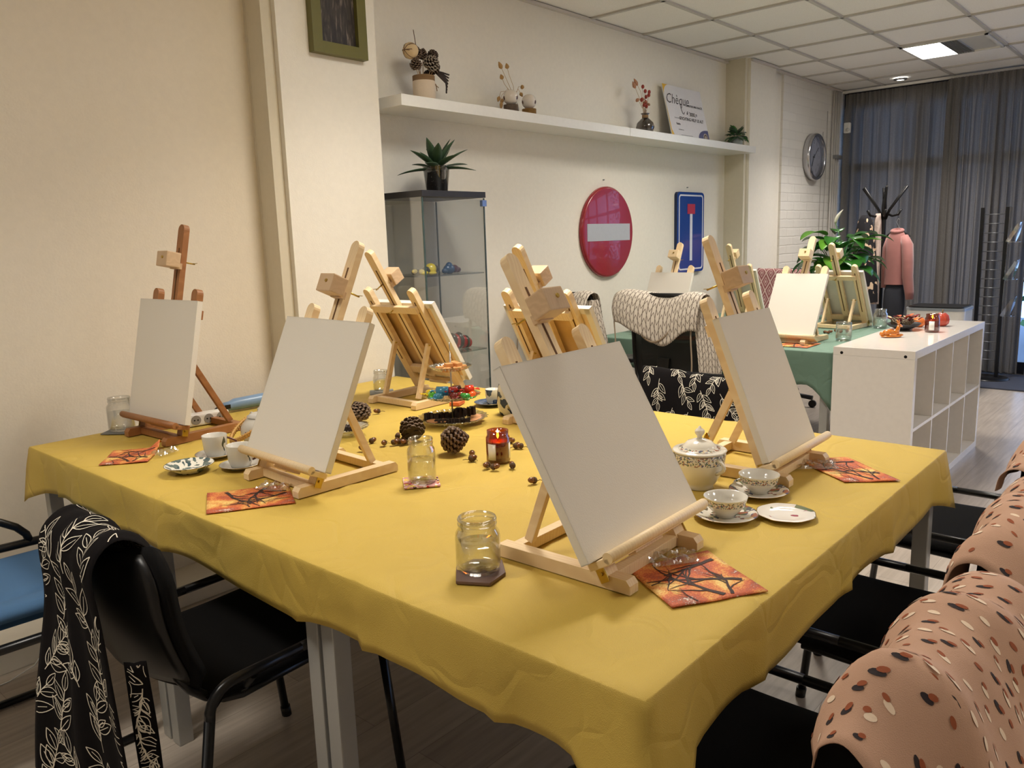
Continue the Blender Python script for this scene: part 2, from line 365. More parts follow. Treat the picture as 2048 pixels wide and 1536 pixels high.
# outside: paving and hedge beyond the glass
o = MB().box((11.5, .5, -.1), (5.6, 9, .1)).build('pavement', mat('grey_paving', (120, 124, 130), .8)); o['kind'] = 'structure'
mb = MB(); r2 = random.Random(3)
for i in range(900):
    c = Vector((11.3+r2.gauss(0, .35), r2.uniform(-1.5, 1.75), 1.5+r2.uniform(-1.3, 2.2))); a = r2.uniform(0, 6.28); b = r2.uniform(-1, 1); s_ = r2.uniform(.07, .13)
    u = Vector((math.cos(a), math.sin(a), b)).normalized()*s_; v = Vector((-math.sin(a), math.cos(a), r2.uniform(-.6, .6)))*s_*.5
    vs = [mb.bm.verts.new(c+q) for q in (-u, v, u, -v)]; mb.face(vs)
mb.tube([(11.3, .2, -.05), (11.3, .2, 1.5)], .07); mb.tube([(11.3, 1.4, -.05), (11.3, 1.4, 1.5)], .07)
tag(mb.build('hedge', mat('hedge_leaf', (70, 120, 60), .6, noise=.3)), 'tall green hedge outside beyond the window', 'hedge')

# ------------------------------------------------------------------ curtain
def curtain_mat():
    k = NT('grey_curtain_fabric'); t = k.t; t.nodes.remove(k.b)
    v = k.coords((60, 60, 25)); n = k.n('ShaderNodeTexNoise', Scale=8.0, Detail=3.0); k.l(v, n.inputs['Vector'])
    col = k.ramp(n.outputs['Fac'], [(.3, srgb((112, 109, 106))), (.7, srgb((142, 138, 134)))])
    d = k.n('ShaderNodeBsdfDiffuse'); tl = k.n('ShaderNodeBsdfTranslucent'); tp = k.n('ShaderNodeBsdfTransparent'); k.l(col, d.inputs[0]); k.l(col, tl.inputs[0])
    m1 = k.n('ShaderNodeMixShader'); m1.inputs[0].default_value = .15; k.l(d.outputs[0], m1.inputs[1]); k.l(tl.outputs[0], m1.inputs[2])
    m2 = k.n('ShaderNodeMixShader'); m2.inputs[0].default_value = .005; k.l(m1.outputs[0], m2.inputs[1]); k.l(tp.outputs[0], m2.inputs[2]); k.l(m2.outputs[0], k.out.inputs['Surface']); return k.m
def curtain(name, y0, y1, n, amp, seed, label, CX=8.44):
    r = random.Random(seed); ph = [r.uniform(0, 6.28) for _ in range(6)]
    def fn(u, v):
        z = .03+v*2.66; y = y0+(y1-y0)*u
        w = u+.012*math.sin(3*PI*u+ph[0])*(1-v)
        a = amp*(.55+.45*math.sin(5.1*u*PI+ph[1])**2)
        x = CX+a*math.sin(2*PI*n*w+1.2*math.sin(4*PI*u+ph[2]))+.3*a*math.sin(2*PI*n*2.3*w+ph[3]+v*.7)
        if v > .955: x = CX+.35*a*math.sin(2*PI*n*3*w)+.006
        return Vector((x, y+.3*a*math.cos(2*PI*n*w)*(1-.3*v), z))
    mb = MB(); mb.grid(fn, int(n*14), 26); o = mb.build(name, curtain_mat(), fixn=False)
    return tag(o, label, 'curtain')
curtain('curtain', 2.95, 1.90, 9, .040, 1, 'grey pleated curtain panel nearest the brick wall, behind the coat rack', 8.485)
curtain('curtain', 2.0, 1.28, 12, .034, 5, 'grey densely gathered curtain panel behind the black brochure stand', 8.375)
tag(MB().box((8.44, 2.1, 2.706), (.03, 1.75, .022)).build('curtain_rail', M_white), 'white curtain rail on the ceiling above the grey curtains', 'curtain rail')
struct('door_1', MB().box((8.5, 1.2, 1.3), (.05, .05, 2.6)).box((8.5, 1.245, 1.3), (.03, .012, 2.6)), mat('aluminium_door_frame', (150, 156, 168), .35, .6))
# ------------------------------------------------------------------ ceiling lights
M_emit = mat('lit_diffuser', (255, 255, 255), .5, emis=(1, .97, .9, 1), estr=14)
for i, (x, y, p) in enumerate(LAMPS):
    vis = {0: 'over the yellow table', 1: 'over the green table', 3: 'behind the camera, over the left side', 4: 'above the right side near the yellow table', 5: 'above the right side near the white cube shelf'}
    lab = 'square recessed ceiling light, half lit and half dim, near the curtain' if i == 2 else 'square recessed ceiling light fully lit, '+vis[i]
    t = thing('ceiling_light', lab, 'ceiling light', (x-.0, y-.04, ZC), 0, 'recessed ceiling lights')
    mb = MB()
    for a, b in (((0, .285, -.004), (.59, .02, .014)), ((0, -.285, -.004), (.59, .02, .014)), ((.285, 0, -.004), (.02, .59, .014)), ((-.285, 0, -.004), (.02, .59, .014))): mb.box(a, b)
    mb.build('frame', M_white, t)
    if i == 2:
        MB().box((0, .155, -.003), (.55, .25, .008)).build('lit_tube_cover', M_emit, t, 'glowing white half')
        mb = MB()
        for q in range(7): mb.box((0, .015-q*.018, -.006), (.55, .005, .014))
        mb.build('louvre', M_steel, t)
        MB().box((0, -.0, .0015), (.55, .56, .003)).build('backing', mat('dim_light_backing', (196, 194, 188), .5), t, 'unlit grey half')
    else: MB().box((0, 0, -.003), (.55, .55, .008)).build('diffuser', M_emit, t)
t = thing('spotlight', 'small round recessed spotlight lit in a ceiling tile near the curtain', 'spotlight', (8.2, 2.37, ZC))
mb = MB(); mb.lathe([(.032, -.012), (.055, -.01), (.06, 0.002)], 24, cap=False); mb.build('ring', M_steel, t)
MB().lathe([(0, -.006), (.034, -.008)], 20, cap=False).build('lens', M_emit, t)
# ------------------------------------------------------------------ tables and cloths
def table(name, x0, x1, y0, y1, label, group):
    t = thing(name, label, 'table', ((x0+x1)/2, (y0+y1)/2, 0), 0, group); hx, hy = (x1-x0)/2, (y1-y0)/2
    MB().box((0, 0, .732), (2*hx, 2*hy, .028), bev=.002).build('tabletop', mat('pale_table_laminate', (206, 200, 190), .4), t)
    mb = MB()
    for s in (-1, 1): mb.box((0, s*(hy-.03), .7), (2*hx-.1, .03, .035)).box((s*(hx-.03), 0, .7), (.03, 2*hy-.1, .035))
    mb.build('frame', M_grey, t)
    for sx in (-1, 1):
        for sy in (-1, 1): MB().box((sx*(hx-.028), sy*(hy-.025), .345), (.042, .042, .69), bev=.003).build('leg', mat('silver_table_leg', (176, 176, 172), .4, .3), t)
    return t
table('meeting_table', .865, 2.43, .545, 1.33, 'silver-legged meeting table under the near end of the yellow cloth', 'tables joined under the yellow cloth')
table('meeting_table', .865, 2.43, 1.335, 2.11, 'silver-legged meeting table in the middle under the yellow cloth', 'tables joined under the yellow cloth')
table('meeting_table', .865, 2.43, 2.115, 2.89, 'silver-legged meeting table under the yellow cloth, against the left wall', 'tables joined under the yellow cloth')
table('meeting_table', 4.14, 5.95, 1.47, 2.92, 'silver-legged table under the green cloth', 'tables under the green cloth')
def tablecloth(name, x0, x1, y0, y1, z, drop, m, label, corner_flare, seed, folds, wav=.008):
    r = random.Random(seed); mb = MB(); mb.smooth = True
    st = .03; nx = int((x1-x0)/st); ny = int((y1-y0)/st)
    ph = [(r.uniform(0, 6.28), r.uniform(1.5, 6), r.uniform(0, 6.28), r.uniform(1.5, 6), r.uniform(.3, 1)) for _ in range(7)]
    def hz(x, y):
        h = 0
        for a, fa, b, fb, w in ph: h += w*math.sin(fa*x+a+.7*math.sin(fb*y+b))*math.sin(fb*y*.8+b)
        e = min(x-x0, x1-x, y-y0, y1-y); h = (.0011*h+.0009*math.sin(19*x+7*y+3*math.sin(5*y))*math.sin(13*y-6*x+2*math.sin(4*x)))*smoothstep(e/.1)
        for fx in folds:                          # crisp fold lines from the packet
            if fx[0] == 'x': d = abs(x-fx[1])
            else: d = abs(y-fx[1])
            h += .0032*max(0, 1-d/.013)
        return z+max(-.0006, min(.0022, h))
    RC = .006
    def perim(t):      # t in [0,4): sides -Y, +X, +Y, -X ; returns point, outward normal, corner weight
        k = int(t) % 4; q = t-int(t)
        P = [(x0, y0), (x1, y0), (x1, y1), (x0, y1)]; N = [(0, -1), (1, 0), (0, 1), (-1, 0)]
        a, b = P[k], P[(k+1) % 4]; x = a[0]+(b[0]-a[0])*q; y = a[1]+(b[1]-a[1])*q
        L = math.hypot(b[0]-a[0], b[1]-a[1]); dc0 = q*L; dc1 = (1-q)*L
        n = Vector((N[k][0], N[k][1], 0)); pn = Vector((N[(k-1) % 4][0], N[(k-1) % 4][1], 0)); nn = Vector((N[(k+1) % 4][0], N[(k+1) % 4][1], 0))
        w = 0
        if dc0 < .13: w = 1-dc0/.13; n2 = (n+pn*w).normalized()
        elif dc1 < .13: w = 1-dc1/.13; n2 = (n+nn*w).normalized()
        else: n2 = n
        return Vector((x, y, 0)), n2, w, (k, dc0, dc1)
    bm = mb.bm; V = {}
    def top(i, j):
        if (i, j) not in V: x = x0+(x1-x0)*i/nx; y = y0+(y1-y0)*j/ny; V[(i, j)] = bm.verts.new((x, y, hz(x, y)))
        return V[(i, j)]
    for i in range(nx):
        for j in range(ny): mb.face([top(i, j), top(i+1, j), top(i+1, j+1), top(i, j+1)])
    ringidx = [(i, 0) for i in range(nx)]+[(nx, j) for j in range(ny)]+[(i, ny) for i in range(nx, 0, -1)]+[(0, j) for j in range(ny, 0, -1)]
    ts = [i/nx for i in range(nx)]+[1+j/ny for j in range(ny)]+[2+(nx-i)/nx for i in range(nx, 0, -1)]+[3+(ny-j)/ny for j in range(ny, 0, -1)]
    prev = [V[q] for q in ringidx]; K = 13
    wv = [(r.uniform(9, 22), r.uniform(0, 6.28), r.uniform(.4, 1)) for _ in range(5)]
    for kk in range(1, K+1):
        f = (kk/K)**1.7; cur = []
        for q, t in zip(ringidx, ts):
            p, n, w, (k, dc0, dc1) = perim(t); L = dc0
            s = (p.x*1.0+p.y*1.3)
            wave = sum(c*math.sin(a*s+b) for a, b, c in wv)/3
            pleat = sum(math.exp(-((s-c)/.022)**2) for c in (1.9, 2.33, 2.62, 3.4, 3.77, 4.3))
            front = p.x < x0+.3 and p.y < y0+.3; cf = corner_flare*(1 if front else .4)
            bell = RC*math.sqrt(1-(1-min(1, f*2.2))**2)
            out = bell+(wav*wave*f+.013*pleat*f)*(0 if k == 2 else 1)+cf*(w**1.3)*f**1.2
            if k == 2: out = min(out, .012)
            d = drop*(1+.05*math.sin(7*s+1)+.03*math.sin(17*s))+((.13 if front else .05)*w**1.6 if k != 2 else 0)
            pos = p+n*out
            if k == 2 or p.y > y1-.15: pos.y = min(pos.y, y1+.014)
            zz = hz(p.x, p.y)-d*f*(1-.12*(1-f)) if f > .12 else z-d*f*.6
            cur.append(bm.verts.new((pos.x, pos.y, zz)))
        for i in range(len(cur)):
            i2 = (i+1) % len(cur); mb.face([prev[i], prev[i2], cur[i2], cur[i]])
        prev = cur
    o = mb.build(name, m); md = o.modifiers.new('thick', 'SOLIDIFY'); md.thickness = .0012; md.offset = -1
    return tag(o, label, 'tablecloth')
tablecloth('tablecloth', .852, 2.437, .532, 2.9, .7495, .128, M_yellow, 'yellow paper tablecloth draped over the joined near tables', .10, 4, [('y', 1.17), ('x', 1.22), ('y', 1.96), ('x', 1.99)])
tablecloth('tablecloth', 4.125, 5.965, 1.455, 2.93, .7495, .18, M_green, 'green paper tablecloth on the far table beside the white cube shelf', .015, 9, [('x', 4.6)], .004)
TZ = .752   # height of the cloth surface

# ------------------------------------------------------------------ easels and canvases
def easel_parts(t, w_, tilt, zb, mast, blk, M1, M2, back, TH=.178):
    """origin on the table below the canvas bottom, +X towards the painter; zb = canvas bottom above table"""
    ct, st_ = math.cos(tilt), math.sin(tilt)
    def P(n, y, v): return Vector((n*ct-v*st_, y, zb+n*st_+v*ct))    # n along the canvas normal, v up the canvas
    hw = w_
    for s in (-1, 1):
        mb = MB(); pr = [(.045, 0), (.045, .016), (.037, .026), (-.262, .026), (-.27, .016), (-.27, 0)]
        a = [mb.bm.verts.new((x, s*hw-.014, z)) for x, z in pr]; b = [mb.bm.verts.new((x, s*hw+.014, z)) for x, z in pr]
        mb.face(a); mb.face(b[::-1])
        for i in range(6): mb.face([a[i], b[i], b[(i+1) % 6], a[(i+1) % 6]])
        mb.build('base_rail', M1, t)
    MB().bar((-.01, -hw+.014, .013), (-.01, hw-.014, .013), .024, .022, (1, 0, 0)).build('cross_bar', M1, t)
    MB().bar((-.235, -hw+.014, .013), (-.235, hw-.014, .013), .024, .022, (1, 0, 0)).build('cross_bar', M1, t)
    vb = -(zb-.03)/ct if zb > .04 else -.012
    n0 = -.032
    for s in (-1, 1):
        mb = MB(); y = s*(hw-.0)
        prof = [(-.018, vb), (.018, vb)]+[(.018*math.cos(q*PI/8), .425+.018*math.sin(q*PI/8)) for q in range(0, 9)]
        A = [mb.bm.verts.new(P(n0-.011, y+a, v)) for a, v in prof]; B = [mb.bm.verts.new(P(n0+.011, y+a, v)) for a, v in prof]; n = len(prof)
        mb.face(A); mb.face(B[::-1])
        for i in range(n): mb.face([A[i], A[(i+1) % n], B[(i+1) % n], B[i]])
        mb.mi = 1
        for nn in (n0-.0115, n0+.0115): mb.bar(P(nn, y, .1), P(nn, y, .39), .005, .001, (0, 1, 0), 0)
        up = mb.build('upright', [M1, M_slot], t)
        mb = MB(); mb.box(P(n0+.004, s*(hw+.0195), vb+.015), (.02, .003, .034), Matrix.Rotation(-tilt, 3, 'Y'), .001)
        mb.tube([P(n0+.004, s*(hw+.02), vb+.015), P(n0+.004, s*(hw+.026), vb+.015)], .004, 8); mb.build('hinge', M_brass, t)
        a = P(n0-.02, s*(hw-.03), .2); b = Vector((-.215, s*(hw-.03), .03))
        MB().bar(a, b, .014, .02).build('strut', M1, t)
        MB().tube([P(n0-.028, s*(hw-.045), .2), P(n0-.028, s*(hw-.015), .2)], .003, 8).build('strut_pin', M_brass, t)
    MB().bar(P(n0-.019, -hw-.004, .36), P(n0-.019, hw+.004, .36), .03, .014, (-st_, 0, ct)).build('upper_cross_bar', M1, t)
    MB().bar(P(n0-.0, -hw+.018, .045), P(n0-.0, hw-.018, .045), .032, .018, (-st_, 0, ct)).build('lower_cross_bar', M1, t)
    mb = MB(); prof = [(-.019, .02), (.019, .02)]+[(.019*math.cos(q*PI/8), mast-.019+.019*math.sin(q*PI/8)) for q in range(9)]
    A = [mb.bm.verts.new(P(n0-.009, a, v)) for a, v in prof]; B = [mb.bm.verts.new(P(n0+.011, a, v)) for a, v in prof]; n = len(prof)
    mb.face(A); mb.face(B[::-1])
    for i in range(n): mb.face([A[i], A[(i+1) % n], B[(i+1) % n], B[i]])
    mb.mi = 1
    for nn in (n0-.0095, n0+.0115): mb.bar(P(nn, 0, .1), P(nn, 0, mast-.08), .0055, .001, (0, 1, 0), 0)
    mb.build('mast', [M1, M_slot], t)
    v0 = blk
    R = Matrix.Rotation(-tilt, 3, 'Y')
    mb = MB(); mb.box(P(.012, 0, v0), (.05, .066, .05), R, .003); mb.box(P(-.016, 0, v0-.018), (.02, .044, .02), R, .001);
    bl = mb.build('clamp_block', [M2, M_brass], t)
    MB().tube([P(.036, .006, v0+.004), P(.0395, .006, v0+.004)], .0048, 10).build('screw_head', M_brass, bl)
    for v in (v0, .36):
        mb = MB(); mb.tube([P(n0-.012, 0, v), P(n0-.05, 0, v)], .0025, 8)
        for s in (-1, 1): mb.bar(P(n0-.04, 0, v), P(n0-.052, s*.013, v+.004), .006, .0018)
        mb.build('wing_nut', M_brass, t)
    mb = MB(); mb.bar(P(.002, -TH, -.009), P(.002, TH, -.009), .05, .014, (ct, 0, st_), .002); mb.tube([P(.026, -TH, -.004), P(.026, TH, -.004)], .0105, 12)
    mb.bar(P(-.02, -.05, -.02), P(-.02, .05, -.02), .02, .012, (ct, 0, st_)); mb.build('tray', M1, t)
    return t
def easel(x, y, yaw, tilt, zb, M1, M2, label, grp, hw=.125, mast=.63, blk=.49):
    t = thing('table_easel', label, 'easel', (x, y, TZ), yaw, grp)
    return easel_parts(t, hw, tilt, zb-TZ, mast, blk, M1, M2, False, .135 if abs(yaw) < .1 else .178)
def canvas(x, y, yaw, tilt, zb, w, h, label, grp, backcol):
    t = thing('canvas', label, 'canvas', (x, y, zb), yaw, grp); ct, st_ = math.cos(tilt), math.sin(tilt); R = Matrix.Rotation(-tilt, 3, 'Y')
    def P(n, y_, v): return Vector((n*ct-v*st_, y_, n*st_+v*ct))
    mb = MB(); mb.box(P(-.0008, 0, h/2), (.0016, w, h), R, .0006)
    for s in (-1, 1): mb.box(P(-.009, s*(w/2-.0008), h/2), (.018, .0016, h), R)
    mb.box(P(-.009, 0, .0008), (.018, w, .0016), R); mb.box(P(-.009, 0, h-.0008), (.018, w, .0016), R)
    for s in (-1, 1): mb.box(P(-.0184, s*(w/2-.011), h/2), (.0008, .02, h-.004), R)
    mb.box(P(-.0184, 0, h-.011), (.0008, w-.004, .02), R); mb.box(P(-.0184, 0, .011), (.0008, w-.004, .02), R)
    mb.mi = 1; mb.box(P(-.0022, 0, h/2), (.0008, w-.004, h-.004), R)
    mb.build('canvas_sheet', [M_canvas, backcol], t)
    mb = MB()
    for s in (-1, 1): mb.box(P(-.010, s*(w/2-.024), h/2), (.0145, .042, h-.006), R)
    mb.box(P(-.0105, 0, h-.024), (.013, w-.006, .042), R); mb.box(P(-.0105, 0, .024), (.013, w-.006, .042), R); mb.build('stretcher_frame', M_pine, t)
    return t
M_backw = mat('canvas_back_wood_tone', (214, 176, 120), .85, noise=.08); M_backg = mat('canvas_back_pale', (226, 222, 214), .9)
EG, CG = 'table easels on the yellow table', 'blank canvases on the yellow table'; EF, CF = 'table easels on the green table', 'blank canvases on the green table'
ESL = [
 (1.157, 2.631, 3.187, .22, .82, .372, .402, 'dark stained table easel at the left end of the yellow table by the wall', 'blank white canvas on the dark stained easel beside the left wall', 1, M_backw, .66, .535),
 (1.119, 1.812, 3.10, .426, .82, .395, .393, 'pale pine table easel on the yellow table beside the two flowered cups', 'blank white canvas leaning between the flowered cups and the pine cones', 0, M_backw, .63, .487),
 (1.246, .77, -1.552, .52, .82, .398, .381, 'pale pine table easel at the near corner of the yellow table', 'large blank canvas at the near corner of the yellow table', 0, M_backw, .62, .485),
 (1.99, .79, -1.56, .381, .812, .31, .381, 'pine easel behind the lidded porcelain pot at the yellow cloth right end', 'blank canvas at the right end of the yellow table before the white cube shelf', 0, M_backw, .61, .475),
 (2.22, 2.366, .02, .537, .842, .365, .367, 'pine table easel seen from behind in front of the glass cabinet', 'canvas showing its wooden back in front of the glass cabinet', 0, M_backw, .61, .47),
 (2.24, 1.66, .0, .52, .842, .365, .367, 'pine table easel seen from behind, beyond the near corner canvas', 'canvas seen from behind beyond the near corner easel', 0, M_backw, .61, .47)]
for k, (x, y, a, t_, zb, w, h, le, lc, dk, bk, ms, bl) in enumerate(ESL):
    easel(x, y, a, t_, zb, M_dark_pine if dk else M_pine, M_beech, le, EG, .125, ms, bl); canvas(x, y, a, t_, zb, w, h, lc, CG, bk)
ESF = [
 (4.36, 2.62, 3.142, .422, .785, .30, .385, 'pine easel at the wall end of the green table, below the blue sign', 'blank canvas under the blue road sign on the green table', .6),
 (4.375, 1.80, 3.09, .472, .788, .305, .385, 'pine easel seen from the front, near the front edge of the green table', 'blank white canvas facing the yellow table near the front of the green table', .63),
 (5.40, 2.52, .02, .5, .785, .30, .385, 'pine easel seen from behind, partly hidden by the right yellow-table easel', 'canvas seen from behind at the far side of the green table near the wall', .6),
 (5.38, 1.79, -.075, .522, .785, .31, .385, 'pine table easel seen from behind, beside the peace lily', 'canvas seen from behind in front of the peace lily', .6)]
for x, y, a, t_, zb, w, h, le, lc, ms in ESF:
    easel(x, y, a, t_, zb, M_pine, M_pine, le, EF, .115, ms, .5); canvas(x, y, a, t_, zb, w, h, lc, CF, M_backg)

# ------------------------------------------------------------------ cube shelf, wall shelves, glass cabinet
def cube_shelf():
    t = thing('cube_shelf', 'long white cube shelf with eight open compartments beside the green table', 'shelf unit', (4.818, 1.237, 0)); L, D, Hh = 1.49, .385, .79; b = .04; th = .016
    MB().box((0, 0, Hh-b/2), (L, D, b), bev=.0015).build('top_board', M_gloss, t); MB().box((0, 0, b/2), (L, D, b), bev=.0015).build('bottom_board', M_gloss, t)
    for s in (-1, 1):
        MB().box((s*(L/2-b/2), 0, Hh/2), (b, D, Hh-2*b-.001), bev=.0015).build('side_board', M_gloss, t)
    mb = MB()
    for y in (-.15, .15): mb.lathe([(0, 0), (.0075, 0), (.0075, .001), (0, .001)], 14, c=(0, 0, 0))
    for v in mb.bm.verts: pass
    mb.bm.clear()
    for y in (-.15, .15): mb.tube([(-L/2-.001, y, Hh-.028), (-L/2+.001, y, Hh-.028)], .0075, 14)
    mb.build('screw_cap', M_blackm, t)
    MB().box((0, 0, Hh/2), (L-2*b, D-.002, th)).build('middle_board', M_gloss, t)
    w = (L-2*b-3*th)/4
    for k in range(3):
        x = -L/2+b+(k+1)*w+(k+.5)*th
        for zc, hh in ((Hh/4+b/2-th/4, Hh/2-b-th/2), (3*Hh/4-b/2+th/4, Hh/2-b-th/2)): MB().box((x, 0, zc), (th, D-.004, hh-.001)).build('divider', M_gloss, t)
    return t
cube_shelf()
mb = MB(); mb.box((5.30, 1.22, .575), (.02, .26, .30), Matrix.Rotation(.12, 3, 'Y'), .004); mb.mi = 1
mb.tube([(5.283, 1.16, .50), (5.283, 1.13, .54), (5.28, 1.14, .58), (5.277, 1.18, .59), (5.277, 1.2, .56)], .012, 8); mb.tube([(5.286, 1.15, .47), (5.29, 1.17, .43)], .008, 8)
tag(mb.build('gift_bag', [mat('petrol_blue_card', (22, 60, 80), .6), mat('pink_print', (206, 130, 120), .6)]), 'dark petrol blue paper bag with pink curl in the end cube shelf compartment', 'bag')
for i, (x0, x1, lab) in enumerate(((2.535, 4.43, 'long white floating shelf carrying the pine cone jar and the ball vases'), (4.433, 6.26, 'long white floating shelf carrying the cheque board and the small green plant'))):
    o = MB().box(((x0+x1)/2, 3.0, 2.0195), (x1-x0-.001, .258, .05), bev=.0012).build('floating_shelf', M_white); tag(o, lab, 'shelf', 'floating shelves in the recess')
def cabinet():
    t = thing('display_cabinet', 'tall glass display cabinet with a black top standing in the wall recess', 'cabinet', (2.748, 2.945, 0)); w, d, h = .425, .36, 1.61
    dk = mat('black_brown_board', (34, 32, 34), .5)
    MB().box((0, 0, h-.014), (w, d, .028), bev=.001).build('top_panel', dk, t); MB().box((0, 0, .05), (w, d, .1), bev=.001).build('base', dk, t)
    MB().box((-w/2+.004, 0, .84), (.004, d-.02, 1.48)).build('side_glass', M_pane, t); MB().box((w/2-.004, 0, .84), (.004, d-.02, 1.48)).build('side_glass', M_pane, t)
    MB().box((0, -d/2+.004, .84), (w-.02, .004, 1.47)).build('door', M_pane, t)
    MB().box((0, d/2-.004, .84), (w-.02, .004, 1.48)).build('back_glass', M_pane, t)
    mb = MB(); em = mat('glass_edge_strip', (64, 84, 84), .2)
    for sx in (-1, 1):
        for sy in (-1, 1): mb.box((sx*(w/2-.006), sy*(d/2-.008), .84), (.006, .006, 1.48))
    mb.build('edge_strip', em, t)
    mb = MB(); mb.box((w/2-.012, -d/2+.006, 1.555), (.03, .018, .03)); mb.box((-w/2+.04, d/2-.012, 1.57), (.04, .01, .015)); mb.build('bracket', mat('bluish_metal_clip', (120, 140, 180), .3, .5), t)
    for z in (.48, .83, 1.215): MB().box((0, 0, z), (w-.03, d-.03, .006)).build('glass_shelf', mat('green_glass_board', (70, 84, 82), .1) if False else thin_glass('shelf_glass', (.78, .82, .82), edge=.6, base=.12), t)
    return t
cabinet()
# ------------------------------------------------------------------ stacking chairs
def arc(c, r, a0, a1, n, ax='xz', y=0):
    return [Vector((c[0]+r*math.cos(a0+(a1-a0)*i/n), y, c[1]+r*math.sin(a0+(a1-a0)*i/n))) for i in range(n+1)]
def chair(name, label, loc, rz, fab, grp=None):
    t = thing(name, label, 'chair', loc, rz, grp)
    def seat(u, v):
        x = -.2+.44*u; y = -.225+.45*v
        e = min(u, 1-u)*.44; e2 = min(v, 1-v)*.45; q = min(1, min(e, e2)/.03)
        return Vector((x, y, .455+.018*math.sqrt(1-(1-q)**2)-.012*smoothstep((u-.82)/.18)-.006*math.sin(PI*u)))
    mb = MB(); mb.sheet(seat, 22, 22, .02); mb.build('seat', fab, t)
    def back(u, v):
        z = .50+.29*v; y = -.215+.43*u; rr = .06
        hw = .215-.05*max(0, (v-.75)/.25)**2-.03*max(0, (.15-v)/.15)**2; y = -hw+2*hw*u
        return Vector((-.235-.055*v-.02*math.sin(PI*v)+.045*(2*u-1)**2, y, z))
    MB().sheet(back, 16, 14, .03).build('backrest', fab, t)
    def shell(u, v): p = back(u, v); return p+Vector((-.034, 0, 0))
    MB().sheet(lambda u, v: shell(u, v), 16, 14, .006).build('back_shell', M_blackp, t)
    for s in (-1, 1):
        y = s*.25; ys = s*.235
        mb = MB(); mb.tube([(.27, s*.255, .005), (.225, y, .44)]+arc((.165, .44), .06, 0, PI/2, 6, y=y)+[(.0, y, .5)], .0115, 10); mb.build('leg', M_blackm, t)
        mb = MB(); mb.tube([(-.30, s*.255, .005), (-.225, y, .44)]+arc((-.165, .44), .06, PI, PI/2, 6, y=y)+[(.0, y, .5)], .0115, 10); mb.build('leg', M_blackm, t)
        MB().tube([(.272, s*.255, 0), (.268, s*.2545, .03)], .0145, 10).build('foot_cap', M_blackp, t)
        MB().tube([(-.30, s*.255, 0), (-.297, s*.2545, .03)], .0145, 10).build('foot_cap', M_blackp, t)
        mb = MB(); mb.tube([(.1, s*.2, .435), (-.12, s*.2, .43)]+[Vector((-.12-.13*math.sin(a), s*.2*(1-.2*a/1.5), .43+.13*(1-math.cos(a)))) for a in (.3, .6, .9, 1.2, 1.5)]+[(-.275, s*.15, .66)], .0105, 10); mb.build('back_support', M_blackm, t)
    mb = MB()
    for x in (-.12, .15): mb.tube([(x, -.25, .49), (x, -.2, .435), (x, .2, .435), (x, .25, .49)], .009, 8)
    mb.build('seat_support', M_blackm, t); return t
CH = 'black stacking chairs with side rails'
c0 = chair('stacking_chair', 'black stacking chair at the left with a leaf print apron over its back', (.89, 1.70, 0), math.radians(2), M_black, CH)
def rdup(*a):
    o = dup(*a); o.scale.z = .962; return o
rdup(c0, (1.23, .55, 0), PI/2, 'nearest black stacking chair at the right, its back under a dotted apron', CH)
rdup(c0, (1.93, .55, 0), PI/2, 'second black stacking chair from the camera along the right table side', CH)
rdup(c0, (2.71, .60, 0), PI/2, 'farthest black stacking chair at the right edge, mostly outside the picture', CH)
dup(c0, (2.71, 1.60, 0), PI, 'black stacking chair beyond the yellow table under a leaf print apron', CH)
# blue chair at the left edge
t = thing('blue_chair', 'blue upholstered chair with black tube arms at the left edge by the wall', 'chair', (.60, 2.45, 0), math.radians(-3))
def bseat(u, v):
    x = -.27+.54*u; y = -.225+.45*v; q = min(1, min(min(u, 1-u), min(v, 1-v))*.54/.035)
    return Vector((x, y, .455+.03*math.sqrt(max(0, 1-(1-q)**2))-.010*math.exp(-((v-.22)/.03)**2)))
M_blue = mat('blue_upholstery', (64, 100, 138), .9, noise=.12, nscale=400)
MB().sheet(bseat, 24, 24, .06).build('seat', M_blue, t)
MB().sheet(lambda u, v: Vector((-.30-.06*v+.03*(2*u-1)**2, -.22+.44*u, .52+.36*v)), 14, 12, .045).build('backrest', M_blue, t)
for s in (-1, 1):
    yy = s*.24
    mb = MB()
    if s > 0: mb.tube([(.26, yy, .012), (.25, yy, .42)]+arc((.19, .44), .06, 0, PI/2, 6, y=yy)+[(-.10, yy, .505), (-.27, yy, .49)], .013, 10); mb.build('side_rail', M_blackm, t)
    else: mb.tube([(.26, yy, .012), (.25, yy, .36), (.2, yy*.9, .385), (-.27, yy*.9, .385)], .013, 10); mb.build('side_rail', M_blackm, t)
    MB().tube([(-.3, yy, .012), (-.27, yy, .46)], .013, 10).build('rear_leg', M_blackm, t)
    MB().tube([(-.3, yy, .012), (.26, yy, .012)], .012, 10).build('floor_bar', M_blackm, t)
    if s > 0: MB().tube([Vector((-.28+.42*math.sin(a), yy, .50+.15*math.cos(a))) for a in [q*PI/16 for q in range(9)]], .012, 10).build('armrest', M_blackm, t)
